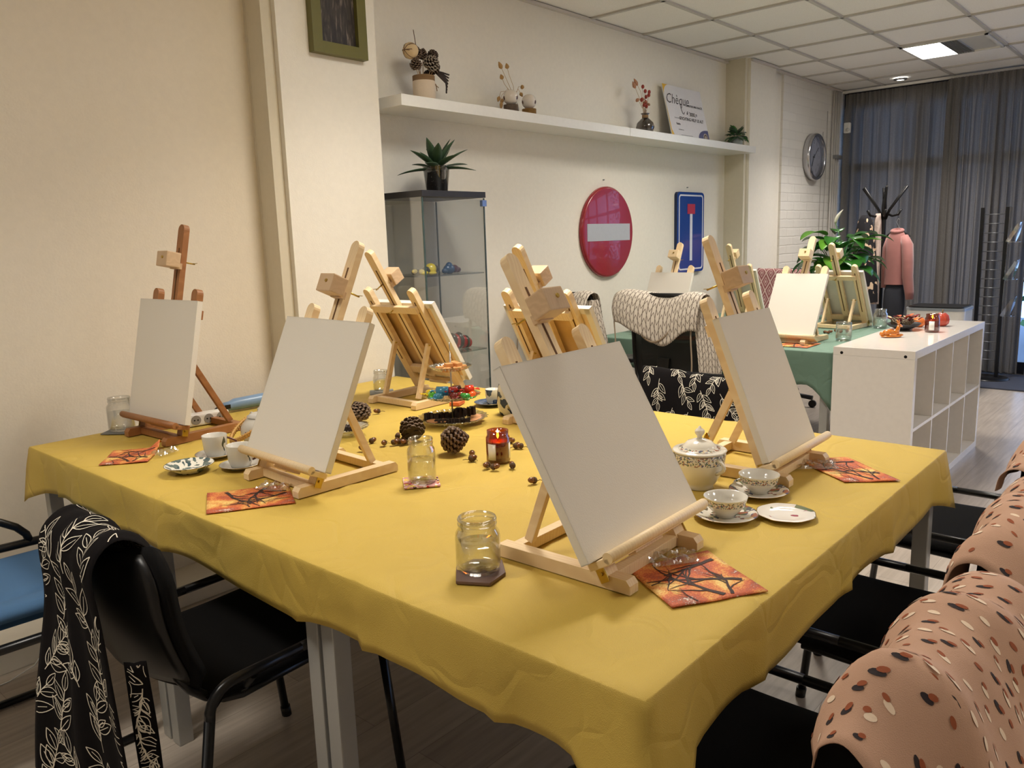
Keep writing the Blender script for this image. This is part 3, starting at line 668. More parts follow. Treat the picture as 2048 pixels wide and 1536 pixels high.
# ------------------------------------------------------------------ aprons
def leaf_decals(mb, fn, nrm, W_, L_, size, seed, mi=1, off=.0016, th=.0018, dens=1.12):
    """white line drawn sprigs laid on the cloth; fn(u,v) surface, W_ x L_ its size in metres"""
    r = random.Random(seed); sm = mb.smooth; mb.smooth = False; mb.mi = mi
    def P(x, y):
        u, v = x/W_, y/L_; u = min(1, max(0, u)); v = min(1, max(0, v)); return fn(u, v)+nrm(u, v)*off
    def stroke(pts, w):
        prev = None
        for i, (x, y) in enumerate(pts):
            if not (0.004 < x < W_-.004 and .004 < y < L_-.004): prev = None; continue
            a = pts[max(0, i-1)]; b = pts[min(len(pts)-1, i+1)]; dx, dy = b[0]-a[0], b[1]-a[1]; d = math.hypot(dx, dy) or 1; nx_, ny_ = -dy/d*w/2, dx/d*w/2
            cur = (mb.bm.verts.new(P(x+nx_, y+ny_)), mb.bm.verts.new(P(x-nx_, y-ny_)))
            if prev: mb.face([prev[0], cur[0], cur[1], prev[1]])
            prev = cur
    def leaf(x, y, a, L):
        ca, sa = math.cos(a), math.sin(a); w = L*.2; A = []; B = []
        for i in range(9):
            q = i/8; lx = L*q; ly = w*math.sin(PI*q**.8); A.append((x+ca*lx-sa*ly, y+sa*lx+ca*ly)); B.append((x+ca*lx+sa*ly, y+sa*lx-ca*ly))
        stroke(A, th); stroke(B, th); stroke([(x, y), (x+ca*L*.35, y+sa*L*.35), (x+ca*L*.7, y+sa*L*.7)], th*.8)
    nx_, ny_ = max(1, round(W_/size*1.05*dens)), max(1, round(L_/size*.95*dens))
    for i in range(nx_+1):
        for j in range(ny_+1):
            cx = (i+r.uniform(-.18, .18)+(.5 if j % 2 else 0))*W_/nx_; cy = (j+r.uniform(-.18, .18))*L_/ny_; a = r.uniform(.9, 2.2)
            bend = r.uniform(-.5, .5); x, y = cx-math.cos(a)*size*.5, cy-math.sin(a)*size*.5; stem = [(x, y)]
            for k in range(10):
                a += bend*.1; x += math.cos(a)*size*.085; y += math.sin(a)*size*.085; stem.append((x, y))
            stroke(stem, th)
            for k, q in enumerate((2, 4, 6, 8)):
                s = 1 if k % 2 == (i+j) % 2 else -1
                leaf(stem[q][0], stem[q][1], a+s*r.uniform(.55, .85), size*(.46-.03*k)*r.uniform(.9, 1.1))
                if r.random() < .5: leaf(stem[q-1][0], stem[q-1][1], a-s*r.uniform(.6, .95), size*(.36-.03*k)*r.uniform(.8, 1.1))
            leaf(stem[10][0], stem[10][1], a, size*.34)
    mb.mi = 0; mb.smooth = sm
def dash_decals(mb, fn, nrm, W_, L_, n, seed, off=.0018, rot=1.57):
    r = random.Random(seed); sm = mb.smooth; mb.smooth = False; pts = []
    for _ in range(n*12):
        x, y = r.uniform(.012, W_-.012), r.uniform(.012, L_-.012)
        if all(math.hypot(x-p[0], y-p[1]) > .029 for p in pts): pts.append((x, y))
        if len(pts) >= n: break
    def ell(x, y, a, l, w, mi, o):
        mb.mi = mi; vs = []
        for k in range(12):
            q = 2*PI*k/12; lx = l*math.cos(q); ly = w*math.sin(q)
            X = min(W_-.002, max(.002, x+lx*math.cos(a)-ly*math.sin(a))); Y = min(L_-.002, max(.002, y+lx*math.sin(a)+ly*math.cos(a)))
            vs.append(mb.bm.verts.new(fn(X/W_, Y/L_)+nrm(X/W_, Y/L_)*o))
        c = mb.bm.verts.new(fn(x/W_, y/L_)+nrm(x/W_, y/L_)*o)
        for k in range(12): mb.face([c, vs[k], vs[(k+1) % 12]])
    for x, y in pts:
        a = rot+r.uniform(-.35, .35); q = r.random()
        l = r.uniform(.0085, .0115)
        if q < .42: ell(x, y, a, l*1.1, l*.40, 1, off); ell(x+.005, y-.006, a+.2, l*.8, l*.34, 2, off+.0004)
        elif q < .7: ell(x, y, a, l*1.1, l*.42, 3, off); ell(x+.005, y+.007, a, l*.7, l*.34, 2, off+.0004)
        elif q < .85: ell(x, y, a, l, l*.42, 3, off)
        else: ell(x, y, a, l*.8, l*.36, 2, off)
    mb.mi = 0; mb.smooth = sm
def path_fn(pts):
    """arc length interpolation of a smooth polyline"""
    P = [Vector(p) for p in pts]; Q = []
    for i in range(len(P)-1):
        a, b, c, d = P[max(0, i-1)], P[i], P[i+1], P[min(len(P)-1, i+2)]
        for k in range(8):
            t = k/8; Q.append(.5*((2*b)+(c-a)*t+(2*a-5*b+4*c-d)*t*t+(3*b-a-3*c+d)*t**3))
    Q.append(P[-1]); D = [0]
    for a, b in zip(Q, Q[1:]): D.append(D[-1]+(b-a).length)
    def f(v):
        s = max(0, min(1, v))*D[-1]
        for i in range(len(Q)-1):
            if D[i+1] >= s or i == len(Q)-2:
                q = (s-D[i])/max(1e-9, D[i+1]-D[i]); return Q[i].lerp(Q[i+1], min(1, q))
    return f, D[-1]
def drape(pa, pb, fold=.006, nf=3.0, seed=0, mid=None):
    """cloth between two edge paths"""
    fa, la = path_fn(pa); fb, lb = path_fn(pb); r = random.Random(seed); p1, p2, p3 = [r.uniform(0, 6.28) for _ in range(3)]
    def fn(u, v):
        a, b = fa(v), fb(v); p = a.lerp(b, u); t = (b-a); e = 1e-2; g = fa(min(1, v+e)).lerp(fb(min(1, v+e)), u)-fa(max(0, v-e)).lerp(fb(max(0, v-e)), u)
        n = t.cross(g); n = n.normalized() if n.length > 1e-9 else Vector((0, 0, 1))
        return p+n*fold*(math.sin(2*PI*nf*u+p1+2*math.sin(3*v+p2))*(.35+abs(v-.5)*1.3)+.4*math.sin(2*PI*nf*1.9*u+5*v+p3))
    W_ = sum((fa(q)-fb(q)).length for q in (.1, .5, .9))/3
    return fn, W_, (la+lb)/2
M_lfb = mat('black_apron_cloth', (17, 14, 15), .95, bump=.1, bscale=900, spec=.15); M_line = mat('off_white_print', (222, 214, 196), .8)
def apron_leaf(label, pa, pb, seed, size=.10, fold=.006, nf=3, extra=None):
    fn, W_, L_ = drape(pa, pb, fold, nf, seed); mb = MB(); mb.sheet(fn, 30, 60, .0015); nr = mb.nrm
    leaf_decals(mb, fn, nr, W_, L_, size, seed); 
    leaf_decals(mb, fn, lambda u, v: nr(u, v)*-1, W_, L_, size, seed+3, off=.003)
    if extra: extra(mb)
    return tag(mb.build('apron', [M_lfb, M_line], fixn=False), label, 'apron', 'black leaf print aprons')
def strip(mb):
    fn2, w2, l2 = drape([(.548, 1.505, .60), (.550, 1.505, .45), (.555, 1.505, .3), (.555, 1.495, .12)], [(.578, 1.475, .60), (.585, 1.475, .45), (.585, 1.475, .3), (.575, 1.465, .12)], .003, 1, 5)
    b = MB(); b.sheet(fn2, 4, 30, .0015); leaf_decals(b, fn2, b.nrm, w2, l2, .11, 8); leaf_decals(b, fn2, lambda u, v: b.nrm(u, v)*-1, w2, l2, .11, 9, off=.003); me = bpy.data.meshes.new('x'); b.bm.to_mesh(me); mb.bm.from_mesh(me); b.bm.free()
apron_leaf('black apron with white line leaves hanging over the left stacking chair',
   [(.445, 1.78, .24), (.475, 1.79, .45), (.520, 1.80, .66), (.530, 1.81, .795), (.592, 1.81, .840), (.635, 1.80, .80), (.645, 1.79, .70)],
   [(.530, 1.475, .22), (.528, 1.49, .45), (.520, 1.51, .68), (.520, 1.525, .79), (.575, 1.53, .836), (.64, 1.53, .79), (.65, 1.53, .68)], 11, .13, .007, 2.2)
tag((lambda b: (strip(b), b.build('apron_tie', [M_lfb, M_line], fixn=False))[1])(MB()), 'narrow leaf print apron panel hanging beside the left chair leg', 'apron panel')
# far chair apron (drawn over the back, opened towards the table)
apron_leaf('black leaf print apron spread over the chair beyond the yellow table',
   [(2.995, 1.865, .50), (3.01, 1.865, .68), (3.0, 1.86, .775), (2.97, 1.855, .815), (2.93, 1.85, .795), (2.90, 1.85, .70), (2.885, 1.86, .60)],
   [(2.995, 1.335, .50), (3.01, 1.335, .64), (3.0, 1.335, .735), (2.97, 1.335, .775), (2.93, 1.335, .755), (2.905, 1.325, .68), (2.885, 1.33, .60)], 21, .115, .006, 2.6)
M_pink = mat('dusty_pink_linen', (192, 154, 130), .9, bump=.25, bscale=700)
DASH = [M_pink, mat('dark_brush_mark', (42, 32, 36), .8), mat('rust_brush_mark', (150, 78, 44), .8), mat('cream_brush_mark', (232, 210, 186), .8)]
def apron_dash(label, pa, pb, seed, n, fold=.008, nf=2.5):
    dn = lambda P, dz: [(x, y, z-dz) for x, y, z in P]
    f0, W_, L_ = drape(dn(pa, .048), dn(pb, .085), fold, nf, seed)
    def fn(u, v):
        t = max(0, (.22-u)/.22); b = math.exp(-((v-.58)/.26)**2); p = f0(u, v); p.z -= .13*t*b; return p
    mb = MB(); mb.sheet(fn, 34, 60, .0018); nr = mb.nrm
    dash_decals(mb, fn, nr, W_, L_, n, seed, off=.0008); dash_decals(mb, fn, lambda u, v: nr(u, v)*-1, W_, L_, n, seed+1, off=.0027)
    return tag(mb.build('apron', DASH, fixn=False), label, 'apron', 'dusty pink aprons with brush marks')
apron_dash('dusty pink dotted apron over the nearest right chair',
   [(.93, .12, .40), (.915, .14, .60), (.905, .175, .76), (.915, .22, .845), (.935, .29, .862), (.945, .335, .80), (.955, .35, .73)],
   [(1.56, .05, .33), (1.54, .07, .55), (1.51, .125, .76), (1.50, .19, .86), (1.49, .27, .872), (1.48, .325, .81), (1.47, .345, .70)], 5, 330, .014, 2.2)
apron_dash('dusty pink dotted apron over the second chair at the right',
   [(1.655, .13, .42), (1.645, .15, .62), (1.64, .18, .77), (1.655, .225, .85), (1.68, .29, .862), (1.69, .335, .80), (1.69, .35, .69)],
   [(2.22, .08, .40), (2.20, .11, .6), (2.19, .15, .76), (2.19, .20, .85), (2.18, .28, .87), (2.18, .33, .82), (2.17, .35, .74)], 9, 290, .012, 2.4)
apron_dash('dusty pink dotted apron on the farthest right chair, barely in view',
   [(2.38, .18, .50), (2.37, .20, .66), (2.36, .23, .79), (2.37, .27, .86), (2.40, .34, .865), (2.41, .385, .79), (2.41, .40, .72)],
   [(2.90, .15, .50), (2.90, .17, .66), (2.90, .21, .79), (2.90, .26, .865), (2.90, .34, .865), (2.90, .38, .79), (2.90, .40, .72)], 13, 160, .006, 2)
# ------------------------------------------------------------------ mesh back office chairs with herringbone aprons
def knit_mat():
    k = NT('grey_leaf_row_print'); v = k.coords((1, 1, 1), kind='UV')
    w = k.n('ShaderNodeTexWave', Scale=1.0, wave_type='BANDS', bands_direction='X')
    sx = k.n('ShaderNodeSeparateXYZ'); k.l(v, sx.inputs[0])
    def m(op, a, b=None):
        n = k.n('ShaderNodeMath', operation=op)
        for i, q in enumerate((a, b)):
            if q is None: continue
            if hasattr(q, 'links'): k.l(q, n.inputs[i])
            else: n.inputs[i].default_value = q
        return n.outputs[0]
    xs = m('MULTIPLY', sx.outputs['X'], 22.0); ys = m('MULTIPLY', sx.outputs['Y'], 11.0)
    tri = m('ABSOLUTE', m('SUBTRACT', m('FRACT', m('MULTIPLY', xs, .5)), .5))
    a = m('FRACT', m('ADD', ys, m('MULTIPLY', tri, 2.2)))
    l1 = m('LESS_THAN', a, .16); b = m('FRACT', xs); l2 = m('LESS_THAN', m('ABSOLUTE', m('SUBTRACT', b, .5)), .09)
    f = m('MAXIMUM', l1, l2)
    k.l(k.mixc(f, srgb((214, 204, 190)), srgb((124, 112, 100))), k.b.inputs['Base Color']); k.b.inputs['Roughness'].default_value = .9; k.t.nodes.remove(w); return k.m
M_knit = knit_mat()
def set_uv(o, nu, nv):
    """u,v per grid corner for a plain sheet built first in the mesh"""
    me = o.data; uv = me.uv_layers.new(name='UVMap'); per = (nu+1)*(nv+1)
    for l in me.loops:
        vi = l.vertex_index % per; i, j = divmod(vi, nv+1); uv.data[l.index].uv = (i/nu, j/nv)
def mesh_mat():
    k = NT('black_mesh_back'); t = k.t; k.b.inputs['Base Color'].default_value = srgb((22, 22, 22)); k.b.inputs['Roughness'].default_value = .6
    tp = k.n('ShaderNodeBsdfTransparent'); mx = k.n('ShaderNodeMixShader'); mx.inputs[0].default_value = .14
    k.l(k.b.outputs[0], mx.inputs[1]); k.l(tp.outputs[0], mx.inputs[2]); k.l(mx.outputs[0], k.out.inputs['Surface']); return k.m
M_mesh = mesh_mat()
def office_chair(label, x, y):
    t = thing('office_chair', label, 'chair', (x, y, 0), 0, 'mesh back office chairs')
    def back(u, v):
        hw = .225-.035*max(0, (.3-v)/.3)-.02*max(0, (v-.85)/.15)**2
        return Vector((-.02-.05*v+.05*(2*u-1)**2+.03*math.sin(PI*v), -hw+2*hw*u, .56+.50*v))
    MB().sheet(back, 14, 14, .004).build('mesh_back', M_mesh, t)
    pts = [back(0, v/8) for v in range(9)]+[back(u/8, 1) for u in range(1, 9)]+[back(1, v/8) for v in range(7, -1, -1)]+[back(u/8, 0) for u in range(7, -1, -1)]
    MB().tube(pts, .013, 8).build('back_frame', M_blackp, t)
    MB().sheet(lambda u, v: Vector((.02+.44*u, -.23+.46*v, .47+.025*min(1, min(u, 1-u, v, 1-v)*12)-.02*max(0, u-.8)/.2)), 16, 16, .05).build('seat', M_black, t)
    MB().bar((-.02, 0, .72), (-.05, 0, .5), .07, .02).bar((-.05, 0, .5), (.2, 0, .41), .07, .03).build('back_bracket', M_blackp, t)
    MB().tube([(.22, 0, .12), (.22, 0, .44)], .025, 12).build('gas_column', M_blackp, t)
    for s in (-1, 1):
        MB().tube([(.2, s*.2, .43), (.2, s*.29, .45), (.2, s*.29, .66)], .014, 8).box((.17, s*.29, .675), (.24, .07, .025), bev=.008).build('armrest', M_blackp, t)
    for q in range(5):
        a = .4+q*2*PI/5; c, s = math.cos(a), math.sin(a)
        lg = MB().tube([(.22, 0, .11), (.22+.3*c, .3*s, .075)], .018, 8).build('leg', M_blackp, t)
        MB().tube([(.22+.3*c-.012*s, .3*s+.012*c, .029), (.22+.3*c+.012*s, .3*s-.012*c, .029)], .029, 14).build('castor', M_blackp, lg)
    return t
for x, y, l1, l2, sd in ((3.74, 2.20, 'mesh back office chair at the green table, nearer to the right easel', 'grey and white leaf row apron on the nearer mesh chair', 2),
                         (3.66, 2.84, 'mesh back office chair at the green table beside the red round sign', 'grey and white leaf row apron on the mesh chair below the red sign', 6)):
    office_chair(l1, x, y)
    pa = [(x-.135, y+.25, .95), (x-.135, y+.262, 1.03), (x-.09, y+.262, 1.10), (x-.0, y+.255, 1.09), (x+.04, y+.25, .95)]
    pb = [(x-.125, y-.25, .92), (x-.135, y-.26, 1.01), (x-.09, y-.265, 1.09), (x-.0, y-.26, 1.08), (x+.04, y-.255, .95)]
    fa, _ = path_fn(pa); fb, _ = path_fn(pb); rr = random.Random(sd); p0 = rr.uniform(0, 6)
    def fn(u, v, fa=fa, fb=fb, x=x, y=y, p0=p0):
        p = fa(v).lerp(fb(v), u)
        sag = (1-v)**1.5*(.13*math.exp(-((u-.60)/.24)**2)+.05*math.exp(-((u-.25)/.2)**2)); p.z -= sag
        p.x += -.006*math.sin(9*u+p0)*(1-v)*2-.012*(1-v)*math.sin(PI*u); p.z -= .025*abs(2*u-1)**5; return p
    mb = MB(); mb.sheet(fn, 40, 30, .002); o = mb.build('apron', M_knit, fixn=False); set_uv(o, 40, 30); tag(o, l2, 'apron', 'grey leaf row aprons')
    # the side that falls down past the chair, and neck strap
    f2, w2, L2 = drape([(x-.095, y-.225, 1.03), (x-.11, y-.235, .9), (x-.10, y-.245, .75), (x-.09, y-.25, .64)], [(x-.02, y-.265, 1.03), (x-.01, y-.30, .9), (x-.01, y-.33, .75), (x-.0, y-.32, .62)], .010, 2.5, sd)
    m2 = MB(); m2.sheet(lambda u, v: f2(u, v), 12, 30, .002); s2 = m2.build('hanging_side', M_knit, o, fixn=False); me = s2.data; uv = me.uv_layers.new(name='UVMap')
    for l in me.loops:
        i, j = divmod(l.vertex_index % (13*31), 31); uv.data[l.index].uv = (i/12*.35, j/30)
    mb = MB(); mt = mat('taupe_cotton_tape', (160, 142, 120), .85)
    mb.sheet(lambda u, v: Vector((x-.135-.004*u, y+.12-.24*v, .915-.10*math.sin(PI*v)**.8+.011*u)), 1, 18, .001)
    mb.build('neck_strap', mt, o, fixn=False)
    MB().sheet(lambda u, v: Vector((x-.125-.012*u, y+.243+.004*math.sin(9*v), 1.0-.36*v))+Vector((.012*u, .008*u, 0)), 1, 16, .001).build('apron_tie', mt, o, fixn=False)
    MB().sheet(lambda u, v: Vector((x-.12-.012*u, y-.22+.004*math.sin(7*v), .95-.36*v))+Vector((.012*u, .008*u, 0)), 1, 16, .001).build('apron_tie', mt, o, fixn=False)
# chair with the rosette apron beyond the green table
c5 = office_chair('mesh back office chair beyond the green table wearing the pink rosette apron', 6.34, 2.60); c5.rotation_euler.z = PI
def rosette():
    k = NT('pink_rosette_print'); v = k.coords((1, 1, 1), kind='UV'); sx = k.n('ShaderNodeSeparateXYZ'); k.l(v, sx.inputs[0])
    def m(op, a, b=None):
        n = k.n('ShaderNodeMath', operation=op)
        for i, q in enumerate((a, b)):
            if q is None: continue
            if hasattr(q, 'links'): k.l(q, n.inputs[i])
            else: n.inputs[i].default_value = q
        return n.outputs[0]
    X = m('MULTIPLY', sx.outputs['X'], 6.0); Y = m('MULTIPLY', sx.outputs['Y'], 6.0)
    A = m('ABSOLUTE', m('SUBTRACT', m('FRACT', m('ADD', X, Y)), .5)); B = m('ABSOLUTE', m('SUBTRACT', m('FRACT', m('SUBTRACT', X, Y)), .5))
    mx = m('MAXIMUM', A, B); g = m('GREATER_THAN', mx, .43); d = m('MAXIMUM', A, B); c1 = m('LESS_THAN', d, .1); c2 = m('MULTIPLY', m('GREATER_THAN', d, .2), m('LESS_THAN', d, .26))
    f = m('MAXIMUM', g, m('MAXIMUM', c1, c2)); k.l(k.mixc(f, srgb((158, 96, 98)), srgb((222, 194, 186))), k.b.inputs['Base Color']); k.b.inputs['Roughness'].default_value = .9; return k.m
fr, _, _ = drape([(6.30, 2.82, .72), (6.31, 2.83, .95), (6.29, 2.83, 1.065), (6.26, 2.83, 1.075), (6.23, 2.82, 1.04), (6.19, 2.81, .80), (6.18, 2.80, .62)],
                 [(6.30, 2.36, .72), (6.31, 2.36, .95), (6.29, 2.36, 1.055), (6.26, 2.36, 1.06), (6.23, 2.36, 1.03), (6.19, 2.37, .82), (6.18, 2.38, .62)], .004, 3, 3)
mb = MB(); mb.sheet(fr, 20, 40, .002); o = mb.build('apron', rosette(), fixn=False); set_uv(o, 20, 40); tag(o, 'dusty pink apron with rosette pattern on a chair beyond the green table', 'apron')
# ------------------------------------------------------------------ tableware
def jar_prof(r, h, nr, nh, wall=.0022):
    o = [(0, .0), (r*.86, .0), (r*.97, .004), (r, .012), (r, h-nh-.018), (r*.97, h-nh-.008), (nr*1.02, h-nh), (nr, h-nh+.003), (nr+.0015, h-.012), (nr, h-.009), (nr+.0012, h-.004), (nr, h)]
    i = [(nr-wall, h), (nr-wall, h-nh+.002), (r*.97-wall, h-nh-.009), (r-wall, h-nh-.02), (r-wall, .014), (r*.9-wall, .006), (0, .0055)]
    return o+i
def jar(name, x, y, z, r, h, nr, lev, label, facet=0, nh=.022, grp='glass water jars'):
    t = thing(name, label, 'jar', (x, y, z), 0, grp)
    sc = (lambda a, rr, zz: (math.cos(PI/10)/math.cos((a % (PI/5))-PI/10)) if (zz < h-nh-.02 and rr > r*.7) else 1) if facet else None
    MB().lathe(jar_prof(r, h, nr, nh), 40, scal=sc, cap=False).build('glass_body', M_glass, t)
    mb = MB(); mb.lathe([(0, .006), (r*.88, .0065), (r-.003, .014), (r-.003, h*lev), (r-.004, h*lev+.0006), (0, h*lev)], 36, scal=sc, cap=False); mb.build('water', M_water, t)
    mb = MB()
    for zz in (h-.004, h-.012): mb.tube([Vector(((nr+.0006)*math.cos(a), (nr+.0006)*math.sin(a), zz)) for a in [q*2*PI/32 for q in range(33)]], .0011, 6, cap=False)
    mb.build('screw_thread', M_glass, t)
    return t
jar('water_jar', 1.02, 1.005, TZ+.0065, .043, .105, .036, .52, 'ten-sided glass jar of water on the brown coaster at the near corner', 1)
jar('water_jar', 1.345, 1.52, TZ+.004, .037, .118, .031, .52, 'tall glass jar of water on the floral coaster in the middle of the table')
jar('water_jar', 1.135, 2.855, TZ+.004, .044, .118, .036, .55, 'glass jar of water on a grey coaster left of the dark stained easel')
jar('water_jar', 2.12, 2.625, TZ+.004, .034, .092, .029, .55, 'small glass jar of water on a grey coaster before the pillar')
def coaster(x, y, rz, sx, sy, m, label, hexa=False, th=.0045):
    mb = MB()
    if hexa: poly = [(sx*c, sy*s) for c, s in ((-1, -.55), (-.1, -1), (1, -.7), (1, .45), (.35, 1), (-.9, .75))]
    else: poly = [(-sx, -sy), (sx, -sy), (sx, sy), (-sx, sy)]
    mb.prism(poly, 0, th); o = mb.build('coaster', m, None, None, (x, y, TZ-.001), rz); bv = o.modifiers.new('b', 'BEVEL'); bv.width = .0015; bv.segments = 2
    return tag(o, label, 'coaster', 'coasters under the water jars')
coaster(1.018, 1.0, .6, .055, .05, mat('brown_slate', (112, 88, 80), .5, noise=.15), 'thick brown six-sided coaster under the near jar', True, .007)
coaster(1.345, 1.525, .9, .047, .047, spot_mat('floral_coaster', (206, 150, 150), [(190, 50, 60), (230, 200, 90), (240, 220, 220), (70, 30, 40)], 70, .5), 'square red floral coaster under the middle jar')
coaster(1.135, 2.855, .7, .052, .052, mat('grey_felt', (118, 118, 116), .9), 'dark grey square coaster under the far left jar')
coaster(2.12, 2.625, .9, .05, .05, mat('grey_slate', (140, 142, 140), .7), 'light grey square coaster under the small back jar')
# napkins with autumn trees
def napkin(pts, z, label, seed, parts=True, grp='autumn tree napkins', crumple=0.0, nb=5):
    r = random.Random(seed); A, B, C_, D = [Vector((p[0], p[1], 0)) for p in pts]; c = (A+B+C_+D)/4; ph = r.uniform(0, 6)
    def fn(u, v):
        p = (A.lerp(B, u)).lerp(D.lerp(C_, u), v)-c; p.z = .0012+.0018*abs(math.sin(4*u+ph)*math.sin(3.3*v+ph))+crumple*max(0, u-.75)*max(0, v-.55)*20*(1+.4*math.sin(30*v)); return p
    mb = MB(); mb.sheet(fn, 18, 18, .0016); nr = lambda u, v: Vector((0, 0, 1)); mb.mi = 1; mb.smooth = False
    def br(u, v, a, L, w, d):
        pts_ = [(u, v)]; n = 9; curve = r.uniform(-.5, .5)
        for i in range(n):
            a2 = a+curve*i/n+r.uniform(-.18, .18); u += math.cos(a2)*L/n; v += math.sin(a2)*L/n; pts_.append((u, v))
        prev = None
        for i, (x, y) in enumerate(pts_):
            if not (.01 < x < .99 and .01 < y < .99): prev = None; continue
            q = pts_[min(i+1, n)]; p0 = pts_[max(i-1, 0)]; dx, dy = q[0]-p0[0], q[1]-p0[1]; dd = math.hypot(dx, dy) or 1; ww = w*(1-.75*i/n)/2
            cur = [mb.bm.verts.new(fn(min(.995, max(.005, x-dy/dd*ww*s)), min(.995, max(.005, y+dx/dd*ww*s)))+Vector((0, 0, .0009))) for s in (1, -1)]
            if prev: mb.face([prev[0], cur[0], cur[1], prev[1]])
            prev = cur
        if d > 0:
            for i in (3, 5, 6, 8):
                br(pts_[i][0], pts_[i][1], a+r.choice((-1, 1))*r.uniform(.4, .9), L*.55, w*.45, d-1)
    br(.62, .0, 2.1, .7, .06, 1); br(.64, 0.0, 1.2, .5, .04, 1); br(1.0, .25, 2.7, .8, .06, 1); br(1, .8, 3.3, .75, .055, 1); br(.3, 0, 1.9, .3, .02, 1); br(0, .5, .3, .4, .02, 1)
    o = mb.build('napkin', [M_autumn, mat('dark_branch_print', (56, 36, 32), .7)], fixn=False, loc=(c.x, c.y, z))
    return tag(o, label, 'napkin', grp)
napkin([(1.11, .64), (1.268, .54), (1.37, .71), (1.20, .79)], TZ, 'orange napkin printed with bare autumn trees at the near corner', 3)
napkin([(.868, 1.76), (.95, 1.91), (1.12, 1.80), (1.045, 1.655)][::-1], TZ, 'orange tree print napkin in front of the second easel from the left', 5)
napkin([(.89, 2.44), (1.0, 2.36), (1.11, 2.50), (.99, 2.58)], TZ, 'reddish tree print napkin with a raised corner below the stained easel', 8, crumple=.012)
napkin([(1.97, .65), (2.06, .545), (2.20, .72), (2.10, .82)], TZ, 'orange tree print napkin at the right end beside the right easel', 13)
napkin([(4.22, 1.80), (4.22, 1.62), (4.42, 1.62), (4.42, 1.80)], TZ, 'orange napkin under the front easel of the green table', 15)
napkin([(4.22, 2.45), (4.22, 2.30), (4.38, 2.30), (4.38, 2.45)], TZ, 'orange napkin on the green table near its wall end', 16)
def plastic(x, y, label, s=.035, seed=1, z=None):
    r = random.Random(seed); mb = MB(); p = [r.uniform(0, 6) for _ in range(4)]
    mb.grid(lambda u, v: Vector(((u-.5)*2.4*s, (v-.5)*1.6*s, .006+.010*abs(math.sin(9*u+p[0]+3*v)+.6*math.sin(14*v+p[1]+4*u))*math.sin(PI*v)**.5)), 16, 12, False)
    o = mb.build('plastic_wrapper', thin_glass('thin_film', (.93, .93, .92), .15, .7, .22), loc=(x, y, z or TZ), rotz=r.uniform(0, 3)); return tag(o, label, 'wrapper', 'clear plastic brush wrappers')
plastic(1.285, .745, 'crumpled clear plastic wrapper half under the near corner easel', .04, 2); plastic(1.07, 1.78, 'crumpled clear plastic wrapper on the napkin by the second easel', .035, 3, TZ+.005)
plastic(1.07, 2.40, 'crumpled clear plastic wrapper by the foot of the stained easel', .03, 4); plastic(2.06, .76, 'crumpled clear plastic wrapper beneath the right easel tray', .045, 5)
# cups and saucers
def handle(mb, r0, z0, z1, out, rad=.003, ang=0):
    pts = [Vector((r0+out*math.sin(PI*q/8), 0, z1+(z0-z1)*q/8)) for q in range(9)]; R = Matrix.Rotation(ang, 3, 'Z'); mb.tube([R @ p for p in pts], rad, 8); return mb
def cup(name, x, y, z, prof, m, label, ang=0, hz=None, grp=None, hcol=None):
    t = thing(name, label, 'cup', (x, y, z), 0, grp)
    top = max(p[1] for p in prof); k = max(i for i, p in enumerate(prof) if p[1] >= top-1e-6)
    mb = MB(); mb.lathe(prof[:k+1], 40, cap=False); mb.mi = 1; mb.lathe(prof[k:], 40, cap=False); mb.build('bowl', [m, mat('glazed_inside', (226, 222, 212), .12, coat=.4)], t)
    r0, z0, z1, out = hz; mb = MB(); handle(mb, r0, z0, z1, out, .0032, ang); mb.build('handle', hcol or m, t); return t
def saucer(x, y, z, r, m, label, grp=None, foot=.018, name='saucer', scal=None, lift=.011):
    t = thing(name, label, 'saucer', (x, y, z), 0, grp)
    MB().lathe([(0, .002), (r*.5, .002), (r*.5, 0), (r*.56, 0), (r*.60, .003), (r*.97, lift), (r, lift+.0012), (r*.97, lift+.0022), (r*.62, .0055), (r*.45, .004), (0, .004)], 48, scal=scal, cap=False).build('dish', m, t)
    mb = MB(); mb.tube([Vector((r*(scal(a, r, 0) if scal else 1)*math.cos(a), r*(scal(a, r, 0) if scal else 1)*math.sin(a), lift+.0013)) for a in [q*2*PI/48 for q in range(49)]], .0007, 6, cap=False)
    mb.build('gold_rim', mat('gold_rim', (150, 120, 60), .3, .8), t); return t
PORC = band_mat('porcelain_with_blossom_band', (232, 228, 216), .029, .0425, FLOR, 110, thr=.5)
CUPP = [(0, .0035), (.017, .0035), (.018, 0), (.021, 0), (.020, .004), (.032, .014), (.043, .028), (.0475, .044), (.0478, .046), (.046, .0455), (.042, .029), (.030, .016), (0, .007)]
SAUP = spot_mat('porcelain_blossom_saucer', (230, 225, 212), FLOR, 45, .56)
for x, y, l1, l2 in ((1.765, .782, 'footed porcelain cup with a blossom band, the one nearer the right easel', 'porcelain saucer with blossoms under the cup nearer the right easel'), (1.568, .771, 'footed porcelain cup with a blossom band beside the near corner canvas', 'porcelain saucer with blossoms under the cup beside the near corner canvas')):
    saucer(x, y, TZ, .070, SAUP, l2, 'blossom porcelain set saucers'); cup('teacup', x, y, TZ+.0045, CUPP, PORC, l1, 2.3, (.040, .016, .036, .02), 'blossom porcelain set cups')
saucer(1.652, .668, TZ, .063, spot_mat('rose_saucer', (232, 226, 218), [(160, 70, 90), (120, 130, 100), (232, 226, 218), (190, 150, 150)], 28, .64, .08), 'empty scalloped saucer with pink roses and a worn gold rim', None, scal=lambda a, r, z: 1+.018*math.cos(8*a), lift=.008)
